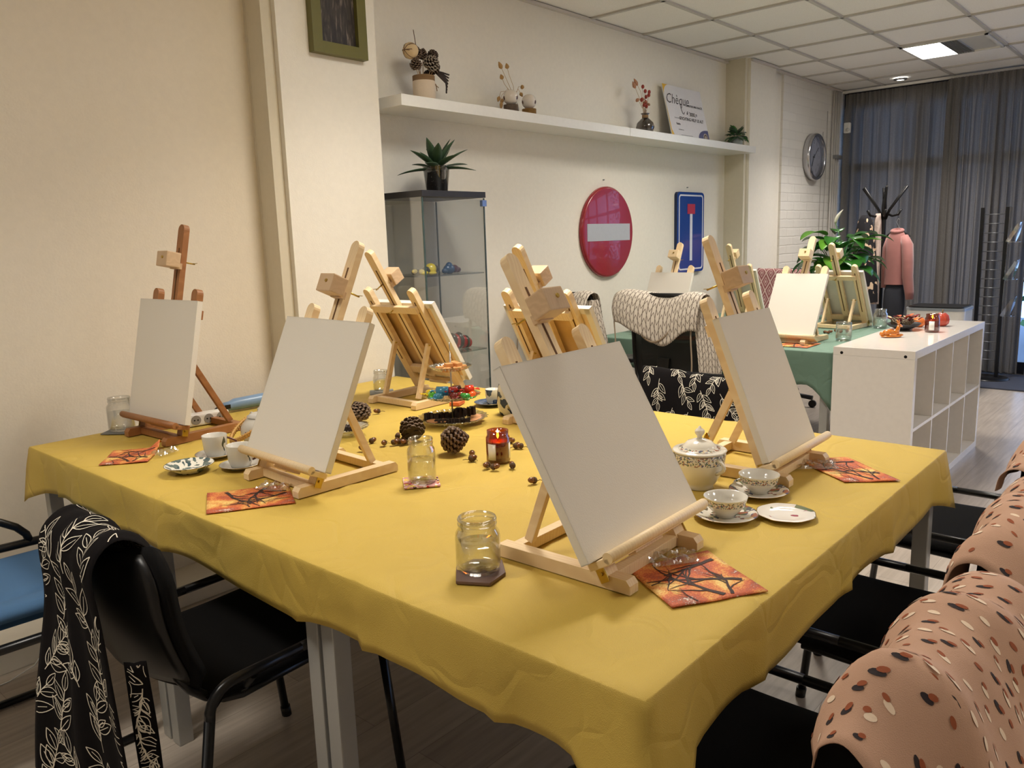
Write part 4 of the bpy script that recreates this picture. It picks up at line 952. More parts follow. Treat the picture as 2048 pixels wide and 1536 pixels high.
# lidded sugar pot
t = thing('lidded_pot', 'large lidded porcelain pot with a blossom band behind the near cups', 'pot', (1.735, .925, TZ))
MB().lathe([(0, .004), (.03, .004), (.032, 0), (.036, 0), (.034, .006), (.044, .018), (.060, .05), (.0645, .085), (.062, .092), (.058, .0925), (.056, .088)], 44, cap=False).build('body', band_mat('pot_blossom_band', (228, 224, 212), .066, .090, FLOR, 100, thr=.5), t)
MB().lathe([(.0655, .093), (.067, .0955), (.064, .098), (.052, .098), (.051, .100)], 44, cap=False).build('collar', mat('cream_porcelain', (232, 227, 214), .12, coat=.4), t)
l_ = MB().lathe([(.053, .0975), (.05, .1), (.042, .1025), (.040, .107), (.030, .117), (.014, .123), (.006, .125)], 44, cap=False).build('lid', band_mat('lid_blossoms', (232, 227, 214), .098, .1035, FLOR, 70), t)
MB().lathe([(.0055, .124), (.0065, .130), (.0115, .137), (.0125, .143), (.009, .148), (.004, .151), (.003, .155), (0, .156)], 20, cap=False).build('knob', MATS['cream_porcelain'], l_)
for s in (-1, 1):
    mb = MB(); pts = [Vector((s*.3*(.058+.026*math.sin(PI*q/8)), s*.95*(.058+.026*math.sin(PI*q/8)), .045+.04*q/8)) for q in range(9)]; mb.tube(pts, .0042, 8); mb.build('handle', MATS['cream_porcelain'], t)
t = thing('spoon', 'golden spoon standing against the lidded pot', 'spoon', (1.825, .945, TZ))
MB().tube([(-.022, -.0, .003), (.0, .01, .06), (.008, .012, .075)], .0018, 8).build('handle', mat('gold', (212, 176, 70), .12, 1), t)
MB().ball((.014, .014, .093), .016, 20, (.95, .3, 1.35), Matrix.Rotation(-.5, 3, 'Y')).build('bowl', MATS['gold'], t)
# flowered stoneware cups at the left
CUPS = [(0, .003), (.022, .003), (.023, 0), (.027, 0), (.029, .006), (.034, .02), (.0355, .045), (.037, .062), (.0365, .0635), (.035, .062), (.033, .03), (.028, .010), (0, .007)]
M_sto = spot_mat('flowered_stoneware', (206, 202, 192), [(110, 50, 40), (66, 70, 62), (120, 70, 56), (86, 96, 76)], 34, .635, .15, 0, (1, 1, .6)); M_gre = mat('grey_glaze', (192, 190, 184), .15, coat=.4)
M_hb = mat('brown_glaze', (92, 44, 26), .2, coat=.3)
for x, y, l1, l2 in ((1.155, 2.24, 'flowered stoneware cup with a brown handle, the left one of the pair', 'grey saucer under the left flowered cup'), (1.137, 2.065, 'flowered stoneware cup with a brown handle beside the second easel', 'grey saucer under the flowered cup beside the second easel')):
    saucer(x, y, TZ, .06, M_gre, l2, 'grey saucers'); cup('teacup', x, y, TZ+.0045, CUPS, M_sto, l1, -.6, (.033, .016, .054, .030), 'flowered stoneware cups', M_hb)
saucer(1.028, 2.155, TZ, .068, spot_mat('blue_scroll_plate', (228, 224, 210), [(60, 84, 90), (96, 112, 108), (70, 84, 84)], 60, .52, .12), 'small dish with a dark blue scroll border in front of the flowered cups', None, lift=.020, name='small_dish')
# white teapot with wicker handle
t = thing('teapot', 'white flowered teapot with a wrapped wicker handle behind the second canvas', 'teapot', (1.325, 2.255, TZ))
MB().lathe([(0, .002), (.042, 0), (.055, .012), (.066, .04), (.064, .065), (.046, .086), (.040, .092), (.036, .092)], 40, cap=False).build('body', M_sto, t)
lid = MB().lathe([(.043, .092), (.042, .096), (.03, .103), (.012, .108), (0, .109)], 36, cap=False).build('lid', M_gre, t)
MB().ball((0, 0, .114), .009, 14).build('knob', M_gre, lid)
MB().tube([(.05, .03, .04), (.075, .045, .055), (.09, .055, .085)], .01, 12, rs=[.014, .010, .007]).build('spout', M_gre, t)
wk = wood('wicker_wrap', (150, 104, 44), (206, 160, 84), scale=60)
def wick(q): a = PI*q; return Vector((-.10*math.sin(a)*1.05, -.055*math.cos(a)-.0, .087-.055*math.sin(a)**1.2+.0))
mb = MB()
for off in (-.004, .004): mb.tube([wick(q/16)+Vector((0, 0, off)) for q in range(17)], .0035, 8)
for q in range(30):
    p = wick(.06+q*.03); mb.tube([p+Vector((0, 0, -.007)), p+Vector((.0015, .0015, .008))], .0047, 6)
mb.build('wicker_handle', wk, t)
for s in (-1, 1): MB().tube([Vector((0, s*.052+.010*math.cos(a), .088+.010*math.sin(a))) for a in [q*PI/6 for q in range(13)]], .003, 8, cap=False).build('lug', M_gre, t)
# power strip and blue marker tool
t = thing('power_strip', 'white socket strip lying behind the stained easel', 'power strip', (1.375, 2.71, TZ), -.15)
MB().box((0, 0, .021), (.15, .05, .042), bev=.006).build('body', M_white, t)
for k in (-1, 0, 1):
    o = MB().tube([(k*.045, -.0252, .022), (k*.045, -.0262, .022)], .017, 20).build('socket', mat('socket_grey', (150, 146, 140), .5), t); MB().tube([(k*.045-.006, -.0258, .022), (k*.045-.006, -.0268, .022)], .003, 8).tube([(k*.045+.006, -.0258, .022), (k*.045+.006, -.0268, .022)], .003, 8).build('socket_hole', M_blackp, o)
t = thing('hair_tool', 'light blue rod-shaped hand tool with a black tip lying by the wall', 'tool', (1.50, 2.825, TZ), -.06)
mb = MB(); mb.tube([(-.01, 0, .022), (.03, 0, .023), (.05, 0, .026), (.26, 0, .028), (.28, 0, .027)], .02, 20, rs=[.016, .018, .023, .026, .022]); mb.build('body', mat('pale_blue_plastic', (122, 152, 186), .35), t)
MB().tube([(-.035, 0, .014), (-.01, 0, .02)], .01, 12, rs=[.004, .012]).build('tip', M_blackp, t); MB().box((.015, -.0175, .024), (.022, .003, .016)).build('display', M_blackp, t)
# pine cones
def cone_mesh(R_, H_, seed, open_=1.0, n=84):
    r = random.Random(seed); mb = MB(); mb.lathe([(0, .04*H_), (R_*.36, .08*H_), (R_*.5, .35*H_), (R_*.38, .7*H_), (R_*.14, .95*H_), (0, H_*.97)], 12, cap=False)
    for k in range(n):
        f = (k+.5)/n; z = H_*(.03+.90*f); a = k*2.39996+r.uniform(-.06, .06); rr = R_*(math.sin(PI*(f*.80+.17))**.8)*r.uniform(.95, 1.06); tl = (-.15+f*1.35)*open_
        L = R_*.75; w = R_*.27*(1-.4*f); th = R_*.11
        d = Vector((math.cos(a)*math.cos(tl), math.sin(a)*math.cos(tl), math.sin(tl))); s_ = Vector((-math.sin(a), math.cos(a), 0)); u = s_.cross(d).normalized()
        tip = Vector((rr*math.cos(a), rr*math.sin(a), z)); base = tip-d*L
        P = [base-s_*w*.3, base+s_*w*.3, tip+s_*w*.95-d*L*.22, tip+s_*w*.5, tip-s_*w*.5, tip-s_*w*.95-d*L*.22]
        A = [mb.bm.verts.new(p+u*th*(.75 if i > 1 else .2)) for i, p in enumerate(P)]; B = [mb.bm.verts.new(p-u*th*(.75 if i > 1 else .2)) for i, p in enumerate(P)]
        mb.mi = 0; mb.face(A); mb.face(B[::-1])
        for i in range(6):
            mb.mi = 1 if i in (2, 3, 4) else 0; mb.face([A[i], B[i], B[(i+1) % 6], A[(i+1) % 6]])
    mb.mi = 0; return mb
M_cone = mat('pine_cone_brown', (74, 54, 42), .7, noise=.35, nscale=60); M_ctip = mat('cone_scale_tip', (112, 92, 74), .75, noise=.3, nscale=60); M_coned = mat('dark_cone_brown', (50, 36, 28), .7, noise=.3, nscale=60)
def cone(x, y, z, R_, H_, rot, label, seed, m=None, grp='pine cones on the yellow table', op=1.0, name='pine_cone'):
    mb = cone_mesh(R_, H_, seed, op); mb.xform(Matrix.Translation((0, 0, -H_/2))); mb.xform(Matrix.Rotation(rot[1], 4, 'Z') @ Matrix.Rotation(rot[0], 4, 'Y'))
    zmin = min(v.co.z for v in mb.bm.verts); mb.xform(Matrix.Translation((0, 0, -zmin))); return tag(mb.build(name, [m or M_cone, M_ctip], loc=(x, y, z)), label, 'pine cone', grp)
cone(1.605, 1.655, TZ, .040, .088, (1.35, -.95), 'pine cone lying in front of the tiered stand, right of the middle jar', 4)
cone(1.635, 1.885, TZ, .040, .075, (1.2, .9), 'open pine cone behind the middle jar', 7, M_coned, op=.6)
cone(1.70, 2.24, TZ, .041, .075, (.35, 2.5), 'dark upright pine cone behind the second canvas', 9, M_coned)
# acorns
def acorn(sd):
    mb = MB(); mb.lathe([(0, 0), (.004, .001), (.0075, .006), (.008, .012), (.0065, .018), (.003, .0215), (0, .0225)], 14, cap=False); mb.mi = 1
    mb.lathe([(0, -.004), (.005, -.0035), (.0085, 0), (.009, .005), (.0082, .0065), (.0078, .004)], 14, cap=False); return mb
M_ac = mat('acorn_brown', (112, 68, 36), .25, noise=.3, nscale=90, coat=.3); M_accup = mat('acorn_cup', (84, 62, 42), .85)
aco = None
ACS = [(1.53, 1.965, 'acorn cluster spot left of the open pine cone'), (1.46, 1.905, 'single acorn nearest the second easel'), (1.545, 1.915, 'acorn in the little row by the open cone, leftmost'), (1.558, 1.893, 'acorn in the little row by the open cone, second from left'), (1.578, 1.88, 'acorn in the little row, third from left'), (1.592, 1.868, 'acorn at the right end of the little row'), (1.612, 1.905, 'acorn right behind the middle jar'), (1.62, 1.94, 'acorn touching the open pine cone'), (1.84, 2.30, 'acorn beside the dark upright pine cone'), (1.79, 1.605, 'acorn behind the burning candle'), (1.745, 1.545, 'left acorn of the pair right of the candle'), (1.758, 1.528, 'right acorn of the pair right of the candle'), (1.615, 1.60, 'acorn just below the lying pine cone'), (1.565, 1.56, 'acorn left of the candle, nearest the middle jar'), (1.575, 1.552, 'acorn beneath the lying pine cone, right of its neighbour'), (1.55, 1.475, 'acorn at the foot of the candle, left side'), (1.54, 1.45, 'acorn in front of the candle'), (1.58, 1.41, 'acorn with a stalk right in front of the candle'), (1.515, 1.275, 'lone acorn left of the near corner canvas')]
for k, (x, y, l) in enumerate(ACS):
    if aco is None:
        aco = thing('acorn', l, 'acorn', (x, y, TZ+.008), 0, 'acorns scattered on the yellow table'); b = acorn(1); b.xform(Matrix.Rotation(1.35, 4, 'Y')); 
        b.build('nut_and_cup', [M_ac, M_accup], aco); MB().tube([(-.004, 0, -.002), (-.012, .002, 0), (-.02, .006, -.002)], .0009, 6).build('stalk', M_accup, aco)
    else:
        o = dup(aco, (x, y, TZ+.008), k*1.9, l)
for k, (x, y) in enumerate(((4.93, 1.69), (4.955, 1.72), (4.86, 1.735), (4.88, 1.77), (4.9, 1.75), (4.98, 1.67))):
    dup(aco, (x, y, TZ+.008), k*1.3, 'acorn in the small group behind the glass on the green table', 'acorns on the green table')
# burning candles in amber jars
def candle(x, y, z, s, label):
    t = thing('jar_candle', label, 'candle', (x, y, z), 0, 'burning candles in amber jars')
    am = thin_glass('amber_glass', (.66, .30, .10), .05, .5, .08)
    MB().lathe([(0, .001), (.034*s, 0), (.037*s, .004), (.037*s, .078*s), (.033*s, .084*s), (.0335*s, .100*s), (.031*s, .100*s), (.031*s, .085*s), (.034*s, .077*s), (.034*s, .006), (0, .005)], 36, cap=False).build('amber_jar', am, t)
    MB().lathe([(0, .006), (.0362*s, .006), (.0362*s, .064*s), (.034*s, .066*s), (.02*s, .065*s), (0, .0655*s)], 30, cap=False).build('wax', mat('amber_lit_wax', (140, 58, 18), .35, spec=.3), t)
    w = MB().tube([(0, 0, .065*s), (.001, 0, .074*s)], .001, 6).build('wick', M_blackp, t)
    MB().lathe([(0, .072*s), (.003*s, .077*s), (.0042*s, .083*s), (.003*s, .092*s), (0, .104*s)], 12, cap=False).build('flame', mat('flame', (255, 200, 120), .5, emis=(1, .78, .42, 1), estr=26), w)
    def lab(u, v): a = -2.55+(-1.1 if u < .0 else 0)+1.0*u; return Vector((.0374*s*math.cos(a), .0374*s*math.sin(a), (.012+.05*v)*s))
    MB().sheet(lambda u, v: Vector((.0376*s*math.cos(-3.35+.75*u), .0376*s*math.sin(-3.35+.75*u), (.012+.05*v)*s)), 8, 1, .0004).build('paper_label', M_white, t)
    mb = MB(); mb.sheet(lambda u, v: Vector((.0376*s*math.cos(-1.35+.8*u), .0376*s*math.sin(-1.35+.8*u), (.012+.05*v)*s)), 8, 1, .0004); mb.build('paper_label', M_white, t)
    L = bpy.data.lights.new('candle_glow', 'POINT'); L.energy = .35; L.color = (1, .55, .2); L.shadow_soft_size = .006; lo = bpy.data.objects.new('candle_glow', L); COL.objects.link(lo); lo.location = (x, y, z+.085*s)
candle(1.615, 1.495, TZ, .92, 'burning candle in an amber jar in the middle of the yellow table')
candle(4.885, 1.175, .792, 1.0, 'burning candle in an amber jar on the white cube shelf')
# tiered cake stand
M_cut = thin_glass('pressed_glass', (.95, .96, .93), .08, .75, .2)
EX, EY = 1.88, 1.95
t = thing('tiered_stand', 'three tier pressed glass cake stand with a metal rod on the yellow table', 'cake stand', (EX, EY, TZ))
TI = [(.120, .006), (.098, .085), (.072, .185)]
for r_, z_ in TI:
    mb = MB(); sc = lambda a, r, z: 1+(.035*math.cos(24*a) if r > .03 else 0)
    mb.lathe([(0, z_), (r_*.45, z_), (r_*.7, z_+.005), (r_, z_+.018), (r_*1.01, z_+.020), (r_*.97, z_+.0195), (r_*.68, z_+.0085), (r_*.4, z_+.004), (0, z_+.0035)], 96, scal=sc, cap=False)
    mb.smooth = False
    for q in range(36):
        a = q*2*PI/36; mb.ball((r_*.86*math.cos(a), r_*.86*math.sin(a), z_+.0105), .0028, 6)
    mb.build('glass_plate', M_cut, t)
mb = MB(); mb.tube([(0, 0, .004), (0, 0, .25)], .0026, 12); mb.lathe([(0, .0), (.018, .0), (.02, .004), (.006, .009), (.003, .012)], 20, cap=False); mb.build('rod', M_steel, t)
mb = MB(); mb.tube([Vector((.014*math.cos(a)*.45, .014*math.cos(a)*.45, .266+.018*math.sin(a))) for a in [q*2*PI/20 for q in range(21)]], .0016, 8, cap=False); mb.build('ring_handle', M_steel, t)
M_fudge = mat('caramel_fudge', (206, 146, 86), .6, noise=.1, nscale=80)
fd = None; r3 = random.Random(5)
for k, (dx, dy, dz) in enumerate([(-.030, -.016, 0), (-.022, .014, 0), (-.005, -.030, 0), (.006, .022, 0), (.024, -.018, 0), (.028, .010, 0), (-.014, -.008, .012), (.014, .004, .012), (.004, -.022, .012)]):
    l = 'caramel fudge cube on the top tier, '+('bottom layer at the left rim', 'bottom layer at the far left', 'bottom layer at the front', 'bottom layer at the back right', 'bottom layer at the right front', 'bottom layer at the right rim', 'stacked on the left', 'stacked at the back', 'stacked at the front')[k]
    loc = (EX+dx*1.35, EY+dy*1.35, TZ+.185+.0045+.0065+dz)
    if fd is None: fd = tag(MB().box((0, 0, 0), (.027, .023, .014), bev=.0015).build('fudge_cube', M_fudge, loc=loc, rotz=.4), l, 'fudge', 'fudge cubes on the top tier')
    else: o = fd.copy(); COL.objects.link(o); o.location = loc; o['label'] = l; o.rotation_euler.z = r3.uniform(0, 3)
def sweet(x, y, z, col, label, rz, L=.026, r=.009, tr=.0):
    key = 'wrapper_%d_%d_%d' % col; m = mat(key, col, .18, coat=.5, noise=.25, nscale=120); t = thing('wrapped_sweet', label, 'sweet', (x, y, z), rz, 'wrapped sweets on the middle tier')
    mb = MB(); mb.tube([(-L/2, 0, 0), (-L/2+.003, 0, 0), (L/2-.003, 0, 0), (L/2, 0, 0)], r, 10, rs=[r*.3, r, r, r*.3]); mb.build('filling', m, t)
    for s in (-1, 1):
        def fan(u, v, s=s): w = .004+.018*u; a = (v-.5)*2; return Vector((s*(L/2-.001+.018*u), a*w, .003*u*math.sin(a*9)))
        MB().sheet(fan, 4, 10, .0006).build('twist_end', m, t)
SW = [(-.054, .022, (228, 190, 40), 'yellow wrapped sweet at the left of the middle tier'), (-.048, -.004, (96, 190, 60), 'bright green wrapped sweet at the left of the middle tier'), (-.022, -.006, (70, 150, 196), 'large light blue wrapped sweet on the middle tier'), (-.03, -.03, (60, 140, 170), 'turquoise wrapped sweet lying low at the front of the middle tier'), (.006, -.028, (120, 30, 24), 'dark red wrapped sweet in front of the rod'), (.012, .012, (90, 26, 20), 'brownish red wrapped sweet behind the rod'), (.026, -.018, (160, 40, 26), 'brick red wrapped sweet right of the rod'), (.018, .034, (40, 100, 50), 'dark green wrapped sweet at the back of the middle tier'), (.044, .002, (206, 52, 26), 'big red wrapped sweet at the right of the middle tier'), (.052, -.018, (226, 96, 30), 'orange wrapped sweet at the right rim of the middle tier'), (.036, -.04, (50, 140, 52), 'green wrapped sweet at the right front of the middle tier'), (.004, -.004, (180, 40, 40), 'red wrapped sweet on top of the middle tier pile')]
ca, sa = math.cos(-.85), math.sin(-.85)
for k, (a, b, c, l) in enumerate(SW): sweet(EX+1.4*(a*ca-b*sa), EY+1.4*(a*sa+b*ca), TZ+.085+.019+(.014 if k in (2, 5, 8, 11) else 0), c, l, k*1.1, .046 if k == 2 else .034, .015 if k in (2, 8) else .0125)
M_choc = mat('dark_chocolate', (38, 22, 18), .6, noise=.4, nscale=50)
def ruffle(x, y, z, L, rz, label, grp, seed, w=.016, h=.016):
    r = random.Random(seed); mb = MB()
    for k in range(int(L/.006)):
        mb.box((-L/2+k*.006, r.uniform(-.004, .004), h*.5), (.007, w*r.uniform(.7, 1.1), h*r.uniform(.7, 1.15)), Matrix.Rotation(r.uniform(-.4, .4), 3, 'Z') @ Matrix.Rotation(r.uniform(-.3, .3), 3, 'X'), .0012)
    return tag(mb.build('chocolate_roll', M_choc, loc=(x, y, z), rotz=rz), label, 'chocolate', grp)
ruffle(EX-.01, EY+.04, TZ+.012, .12, -.75, 'dark chocolate roll at the back of the bottom tier', 'dark chocolate rolls', 1, h=.024); ruffle(EX-.03, EY-.035, TZ+.012, .12, -.8, 'dark chocolate roll at the front of the bottom tier', 'dark chocolate rolls', 2)
ruffle(EX+.055, EY-.01, TZ+.014, .08, -.6, 'dark chocolate roll tilted up at the right of the bottom tier', 'dark chocolate rolls', 3, h=.034)
M_cook = mat('pink_wafer', (206, 150, 104), .75)
for dx, dy, l in ((-.05, .018, 'round wafer at the left of the bottom tier'), (-.03, .0, 'round wafer left of the rod on the bottom tier'), (.035, -.048, 'round wafer at the front right of the bottom tier'), (.058, -.034, 'round wafer at the right rim of the bottom tier'), (.018, -.05, 'round wafer lowest at the front of the bottom tier')):
    tag(MB().lathe([(0, 0), (.024, 0), (.0255, .002), (.024, .004), (0, .005)], 20, cap=False).build('wafer', M_cook, loc=(EX+dx*1.35, EY+dy*1.35, TZ+.016)), l, 'wafer', 'wafers on the bottom tier')
# glass bowl with dark nuts behind the second canvas
t = thing('glass_bowl', 'pressed glass bowl of dark chocolates partly hidden by the second canvas', 'bowl', (1.545, 2.125, TZ))
MB().lathe([(0, .004), (.03, .002), (.034, 0), (.036, .006), (.055, .016), (.082, .030), (.084, .031), (.08, .0305), (.05, .019), (0, .009)], 72, scal=lambda a, r, z: 1+(.03*math.cos(18*a) if r > .04 else 0), cap=False).build('glass', M_cut, t)
ruffle(1.55, 2.14, TZ+.018, .09, -.6, 'dark chocolate roll at the back in the glass bowl', 'dark chocolates in the glass bowl', 4); ruffle(1.545, 2.11, TZ+.018, .08, -.9, 'dark chocolate roll at the front in the glass bowl', 'dark chocolates in the glass bowl', 5)
# blue and white coffee pot, cup and saucer
M_delft = spot_mat('blue_painted_porcelain', (222, 218, 198), [(52, 66, 90), (70, 84, 100), (60, 74, 84)], 26, .47, .15)
t = thing('coffee_pot', 'tall blue and white painted coffee pot beside the near corner canvas', 'coffee pot', (2.105, 1.88, TZ))
MB().lathe([(0, .002), (.036, 0), (.040, .004), (.044, .02), (.049, .045), (.046, .085), (.038, .12), (.034, .135), (.036, .138), (.033, .138)], 40, cap=False).build('body', M_delft, t)
ld = MB().lathe([(.037, .138), (.034, .143), (.026, .152), (.012, .160), (.006, .163)], 36, cap=False).build('lid', M_delft, t); MB().ball((0, 0, .167), .008, 14).build('knob', M_delft, ld)
dv = Vector((-.72, -.69, 0)); sv = Vector((.69, -.72, 0))
MB().tube([dv*.040+Vector((0, 0, .035)), dv*.062+Vector((0, 0, .05)), dv*.068+Vector((0, 0, .08)), dv*.078+Vector((0, 0, .122)), dv*.080+Vector((0, 0, .132))], .008, 12, rs=[.013, .012, .008, .006, .0055]).build('spout', mat('ivory_glaze', (224, 212, 176), .15, coat=.4), t)
MB().tube([-dv*.036+Vector((0, 0, .12)), -dv*.075+Vector((0, 0, .115)), -dv*.08+Vector((0, 0, .07)), -dv*.046+Vector((0, 0, .04))], .0055, 10).build('handle', M_delft, t)
saucer(2.185, 2.055, TZ, .062, mat('blue_glaze', (64, 84, 116), .1, coat=.5, noise=.3, nscale=40), 'dark blue saucer beside the tall coffee pot')
cup('coffee_cup', 2.195, 2.05, TZ+.0045, [(0, .002), (.02, 0), (.024, .004), (.028, .03), (.0295, .055), (.029, .056), (.027, .054), (.024, .008), (0, .006)], M_delft, 'blue and white coffee cup next to the tall coffee pot', 1.0, (.027, .015, .045, .018))
tag(MB().prism([(-.03, -.02), (.03, -.02), (.03, .02), (-.03, .02)], 0, .012).build('napkin_stack', mat('orange_paper', (214, 110, 60), .7), loc=(2.12, 2.17, TZ), rotz=.4), 'folded orange napkin behind the tiered stand', 'napkin')
t = saucer(2.395, 1.60, TZ, .055, M_cut, 'small pressed glass dish at the far edge of the yellow table', None, lift=.03, name='glass_dish')
# ------------------------------------------------------------------ road signs, clock, picture, cheque
t = thing('no_entry_sign', 'round red no entry road sign with a grey bar on the recess wall', 'road sign', (4.52, YR, 1.402))
M_red = mat('sign_red', (150, 24, 40), .32, noise=.12, nscale=6, coat=.4); M_sgrey = mat('sign_grey_reflective', (176, 178, 182), .4)
mb = MB(); mb.lathe([(0, 0), (.295, 0), (.30, .004), (.30, .020), (.293, .028), (.285, .030), (0, .030)], 64, cap=False); mb.xform(Matrix.Rotation(PI/2, 4, 'X')); mb.build('disc', M_red, t)
MB().box((.003, -.0305, .0), (.50, .002, .112)).build('bar', M_sgrey, t, 'grey reflective bar')
def rrect(w, h, r, n=6):
    P = []
    for cx, cz, a0 in ((w/2-r, h/2-r, 0), (-w/2+r, h/2-r, PI/2), (-w/2+r, -h/2+r, PI), (w/2-r, -h/2+r, 3*PI/2)):
        for k in range(n+1): a = a0+PI/2*k/n; P.append((cx+r*math.cos(a), cz+r*math.sin(a)))
    return P
def plate(mb, P, y0, y1):
    a = [mb.bm.verts.new((x, y0, z)) for x, z in P]; b = [mb.bm.verts.new((x, y1, z)) for x, z in P]; n = len(P); mb.face(a[::-1]); mb.face(b)
    for i in range(n): mb.face([a[i], a[(i+1) % n], b[(i+1) % n], b[i]])
def ringplate(mb, P, Q, y0, y1):
    n = len(P)
    for i in range(n):
        j = (i+1) % n; v = [mb.bm.verts.new((p[0], y, p[1])) for y in (y0, y1) for p in (P[i], P[j], Q[j], Q[i])]
        mb.face(v[4:]); mb.face([v[0], v[1], v[5], v[4]]); mb.face([v[2], v[3], v[7], v[6]])
t = thing('dead_end_sign', 'blue dead end road sign with a white bar and a red block', 'road sign', (5.64, YR, 1.385))
M_sblue = mat('sign_blue', (18, 66, 150), .15, noise=.1, nscale=8, coat=.4); M_sw = mat('sign_white', (226, 228, 236), .3)
mb = MB(); plate(mb, rrect(.41, .605, .03), 0, -.028); mb.build('plate', M_sblue, t); mb = MB(); plate(mb, rrect(.415, .61, .032), 0, -.022); mb.build('rim', mat('sign_navy_rim', (20, 40, 78), .3), t)
mb = MB(); ringplate(mb, rrect(.375, .57, .028), rrect(.352, .547, .02), -.028, -.0292); mb.build('border_line', M_sw, t)
MB().box((.0, -.029, -.035), (.036, .0022, .36)).build('road_bar', M_sw, t); MB().box((.0, -.0292, .178), (.115, .0026, .075)).build('end_block', mat('sign_block_red', (190, 34, 54), .3), t, 'red block')
for x, z in ((4.50, 1.745), (5.62, 1.725)): tag(MB().tube([(x, YR, z), (x, YR-.012, z)], .004, 8).build('nail', M_grey), 'small nail in the wall above the '+('round red' if x < 5 else 'blue rectangular')+' road sign', 'nail', 'nails above the signs')
# clock on the brick wall
t = thing('wall_clock', 'round chrome wall clock with a pale face on the white brick wall', 'clock', (7.72, YB, 2.05))
RX = Matrix.Rotation(PI/2, 4, 'X'); mb = MB(); mb.lathe([(.20, 0), (.215, .004), (.215, .05), (.208, .066), (.196, .070), (.186, .062), (.180, .03), (.180, .02)], 60, cap=False); mb.xform(RX); mb.build('chrome_ring', mat('brushed_chrome', (196, 196, 200), .18, 1), t)
mb = MB(); mb.lathe([(0, .022), (.182, .022)], 60, cap=False); mb.xform(RX); mb.build('dial', mat('pale_lilac_dial', (206, 208, 226), .4), t)
mb = MB()
for h in range(1, 13):
    a = PI/2-h*PI/6; add_text(mb, str(h), .042, Matrix.Translation((.138*math.cos(a), -.0235, .138*math.sin(a))) @ RX)
for q in range(60):
    a = q*PI/30; c, s_ = math.cos(a), math.sin(a); mb.bar((.166*c, -.0235, .166*s_), (.175*c, -.0235, .175*s_), .0018 if q % 5 else .004, .0008, (0, 1, 0), 0)
mb.build('numerals', M_blackp, t, fixn=False)
def hand(a, L, w, y): return MB().bar((-.03*math.cos(a), y, -.03*math.sin(a)), (L*math.cos(a), y, L*math.sin(a)), .002, w, (0, 1, 0), .0004)
hand(math.radians(245), .095, .012, -.028).build('hour_hand', M_blackp, t); hand(math.radians(42), .135, .008, -.031).build('minute_hand', M_blackp, t)
MB().tube([(0, -.022, 0), (0, -.035, 0)], .009, 14).build('hub', M_blackp, t)
mb = MB(); mb.lathe([(0, .064), (.188, .060)], 48, cap=False); mb.xform(RX); mb.build('cover_glass', M_glass, t)
# green framed picture on the near pillar
t = thing('framed_picture', 'dark painting in an olive green frame on the near pillar', 'picture', (2.243, YP, 2.40)); fw, fh = .285, .46
mb = MB(); M_olv = mat('olive_frame_paint', (102, 98, 44), .45)
for sx in (-1, 1): mb.box((sx*(fw/2-.024), -.018, 0), (.048, .036, fh), bev=.001)
for sz in (-1, 1): mb.box((0, -.018, sz*(fh/2-.024)), (fw-.096, .036, .048), bev=.001)
mb.build('frame', M_olv, t)
k = NT('dark_reeds_painting'); v = k.coords((30, 1, 5)); n = k.n('ShaderNodeTexNoise', Scale=2.0, Detail=5.0); n.inputs['Distortion'].default_value = 1.2; k.l(v, n.inputs['Vector'])
k.l(k.ramp(n.outputs['Fac'], [(.4, srgb((34, 28, 28))), (.58, srgb((60, 52, 46))), (.72, srgb((128, 116, 104)))]), k.b.inputs['Base Color']); k.b.inputs['Roughness'].default_value = .5
MB().box((0, -.008, 0), (fw-.09, .012, fh-.09)).build('painting', k.m, t)
# cheque board leaning on the shelf wall
t = thing('cheque_board', 'large white presentation cheque with yellow and blue corners on the shelf', 'board', (5.455, 3.0, 2.046)); TL = -.235; cw, chh = .555, .395
R3 = Matrix.Rotation(TL, 4, 'X'); BD = R3 @ Matrix.Translation((0, 0, chh/2))
mb = MB(); mb.box((0, 0, chh/2), (cw, .006, chh)); mb.xform(R3); mb.build('board', mat('cheque_white', (224, 222, 226), .35), t)
def flat(mb, P, y): vs = [mb.bm.verts.new((x, y, z)) for x, z in P]; mb.face(vs)
mb = MB(); P = [(-cw/2, chh), (-cw/2, chh*.80)]+[(-cw/2+.075*(1-math.cos(q*PI/16))*1.0+.012*q/8, chh*.80+chh*.20*math.sin(q*PI/16)) for q in range(1, 9)]; flat(mb, P, -.0038)
flat(mb, [(-cw/2, chh*.8), (-cw/2, 0), (-cw/2+.05, 0), (-cw/2+.012, chh*.18), (-cw/2+.006, chh*.5)], -.0038); mb.xform(R3); mb.build('yellow_corner', mat('cheque_yellow', (222, 176, 50), .3), t)
mb = MB(); P = [(cw/2, 0), (cw/2, chh*.24)]+[(cw/2-.02-.15*math.sin(q*PI/16)**1.0, chh*.24*math.cos(q*PI/16)**.8) for q in range(0, 9)]; flat(mb, P, -.0038); mb.xform(R3); mb.build('blue_corner', mat('cheque_blue', (38, 44, 110), .3), t)
mb = MB(); mb.tube([(cw/2-.052, -.0035, .035), (cw/2-.052, -.0046, .035)], .034, 24); mb.mi = 1; mb.tube([(cw/2-.052, -.0044, .035), (cw/2-.052, -.005, .035)], .030, 24); mb.mi = 0
mb.tube([(cw/2-.052, -.0048, .036), (cw/2-.052, -.0056, .036)], .014, 16); mb.mi = 1; mb.box((cw/2-.052, -.0058, .036), (.008, .0006, .02)); mb.xform(R3); mb.build('round_emblem', [mat('emblem_cream', (214, 204, 190), .4), mat('emblem_brown', (84, 60, 50), .4)], t)
ink = mat('black_ink', (44, 40, 48), .5)
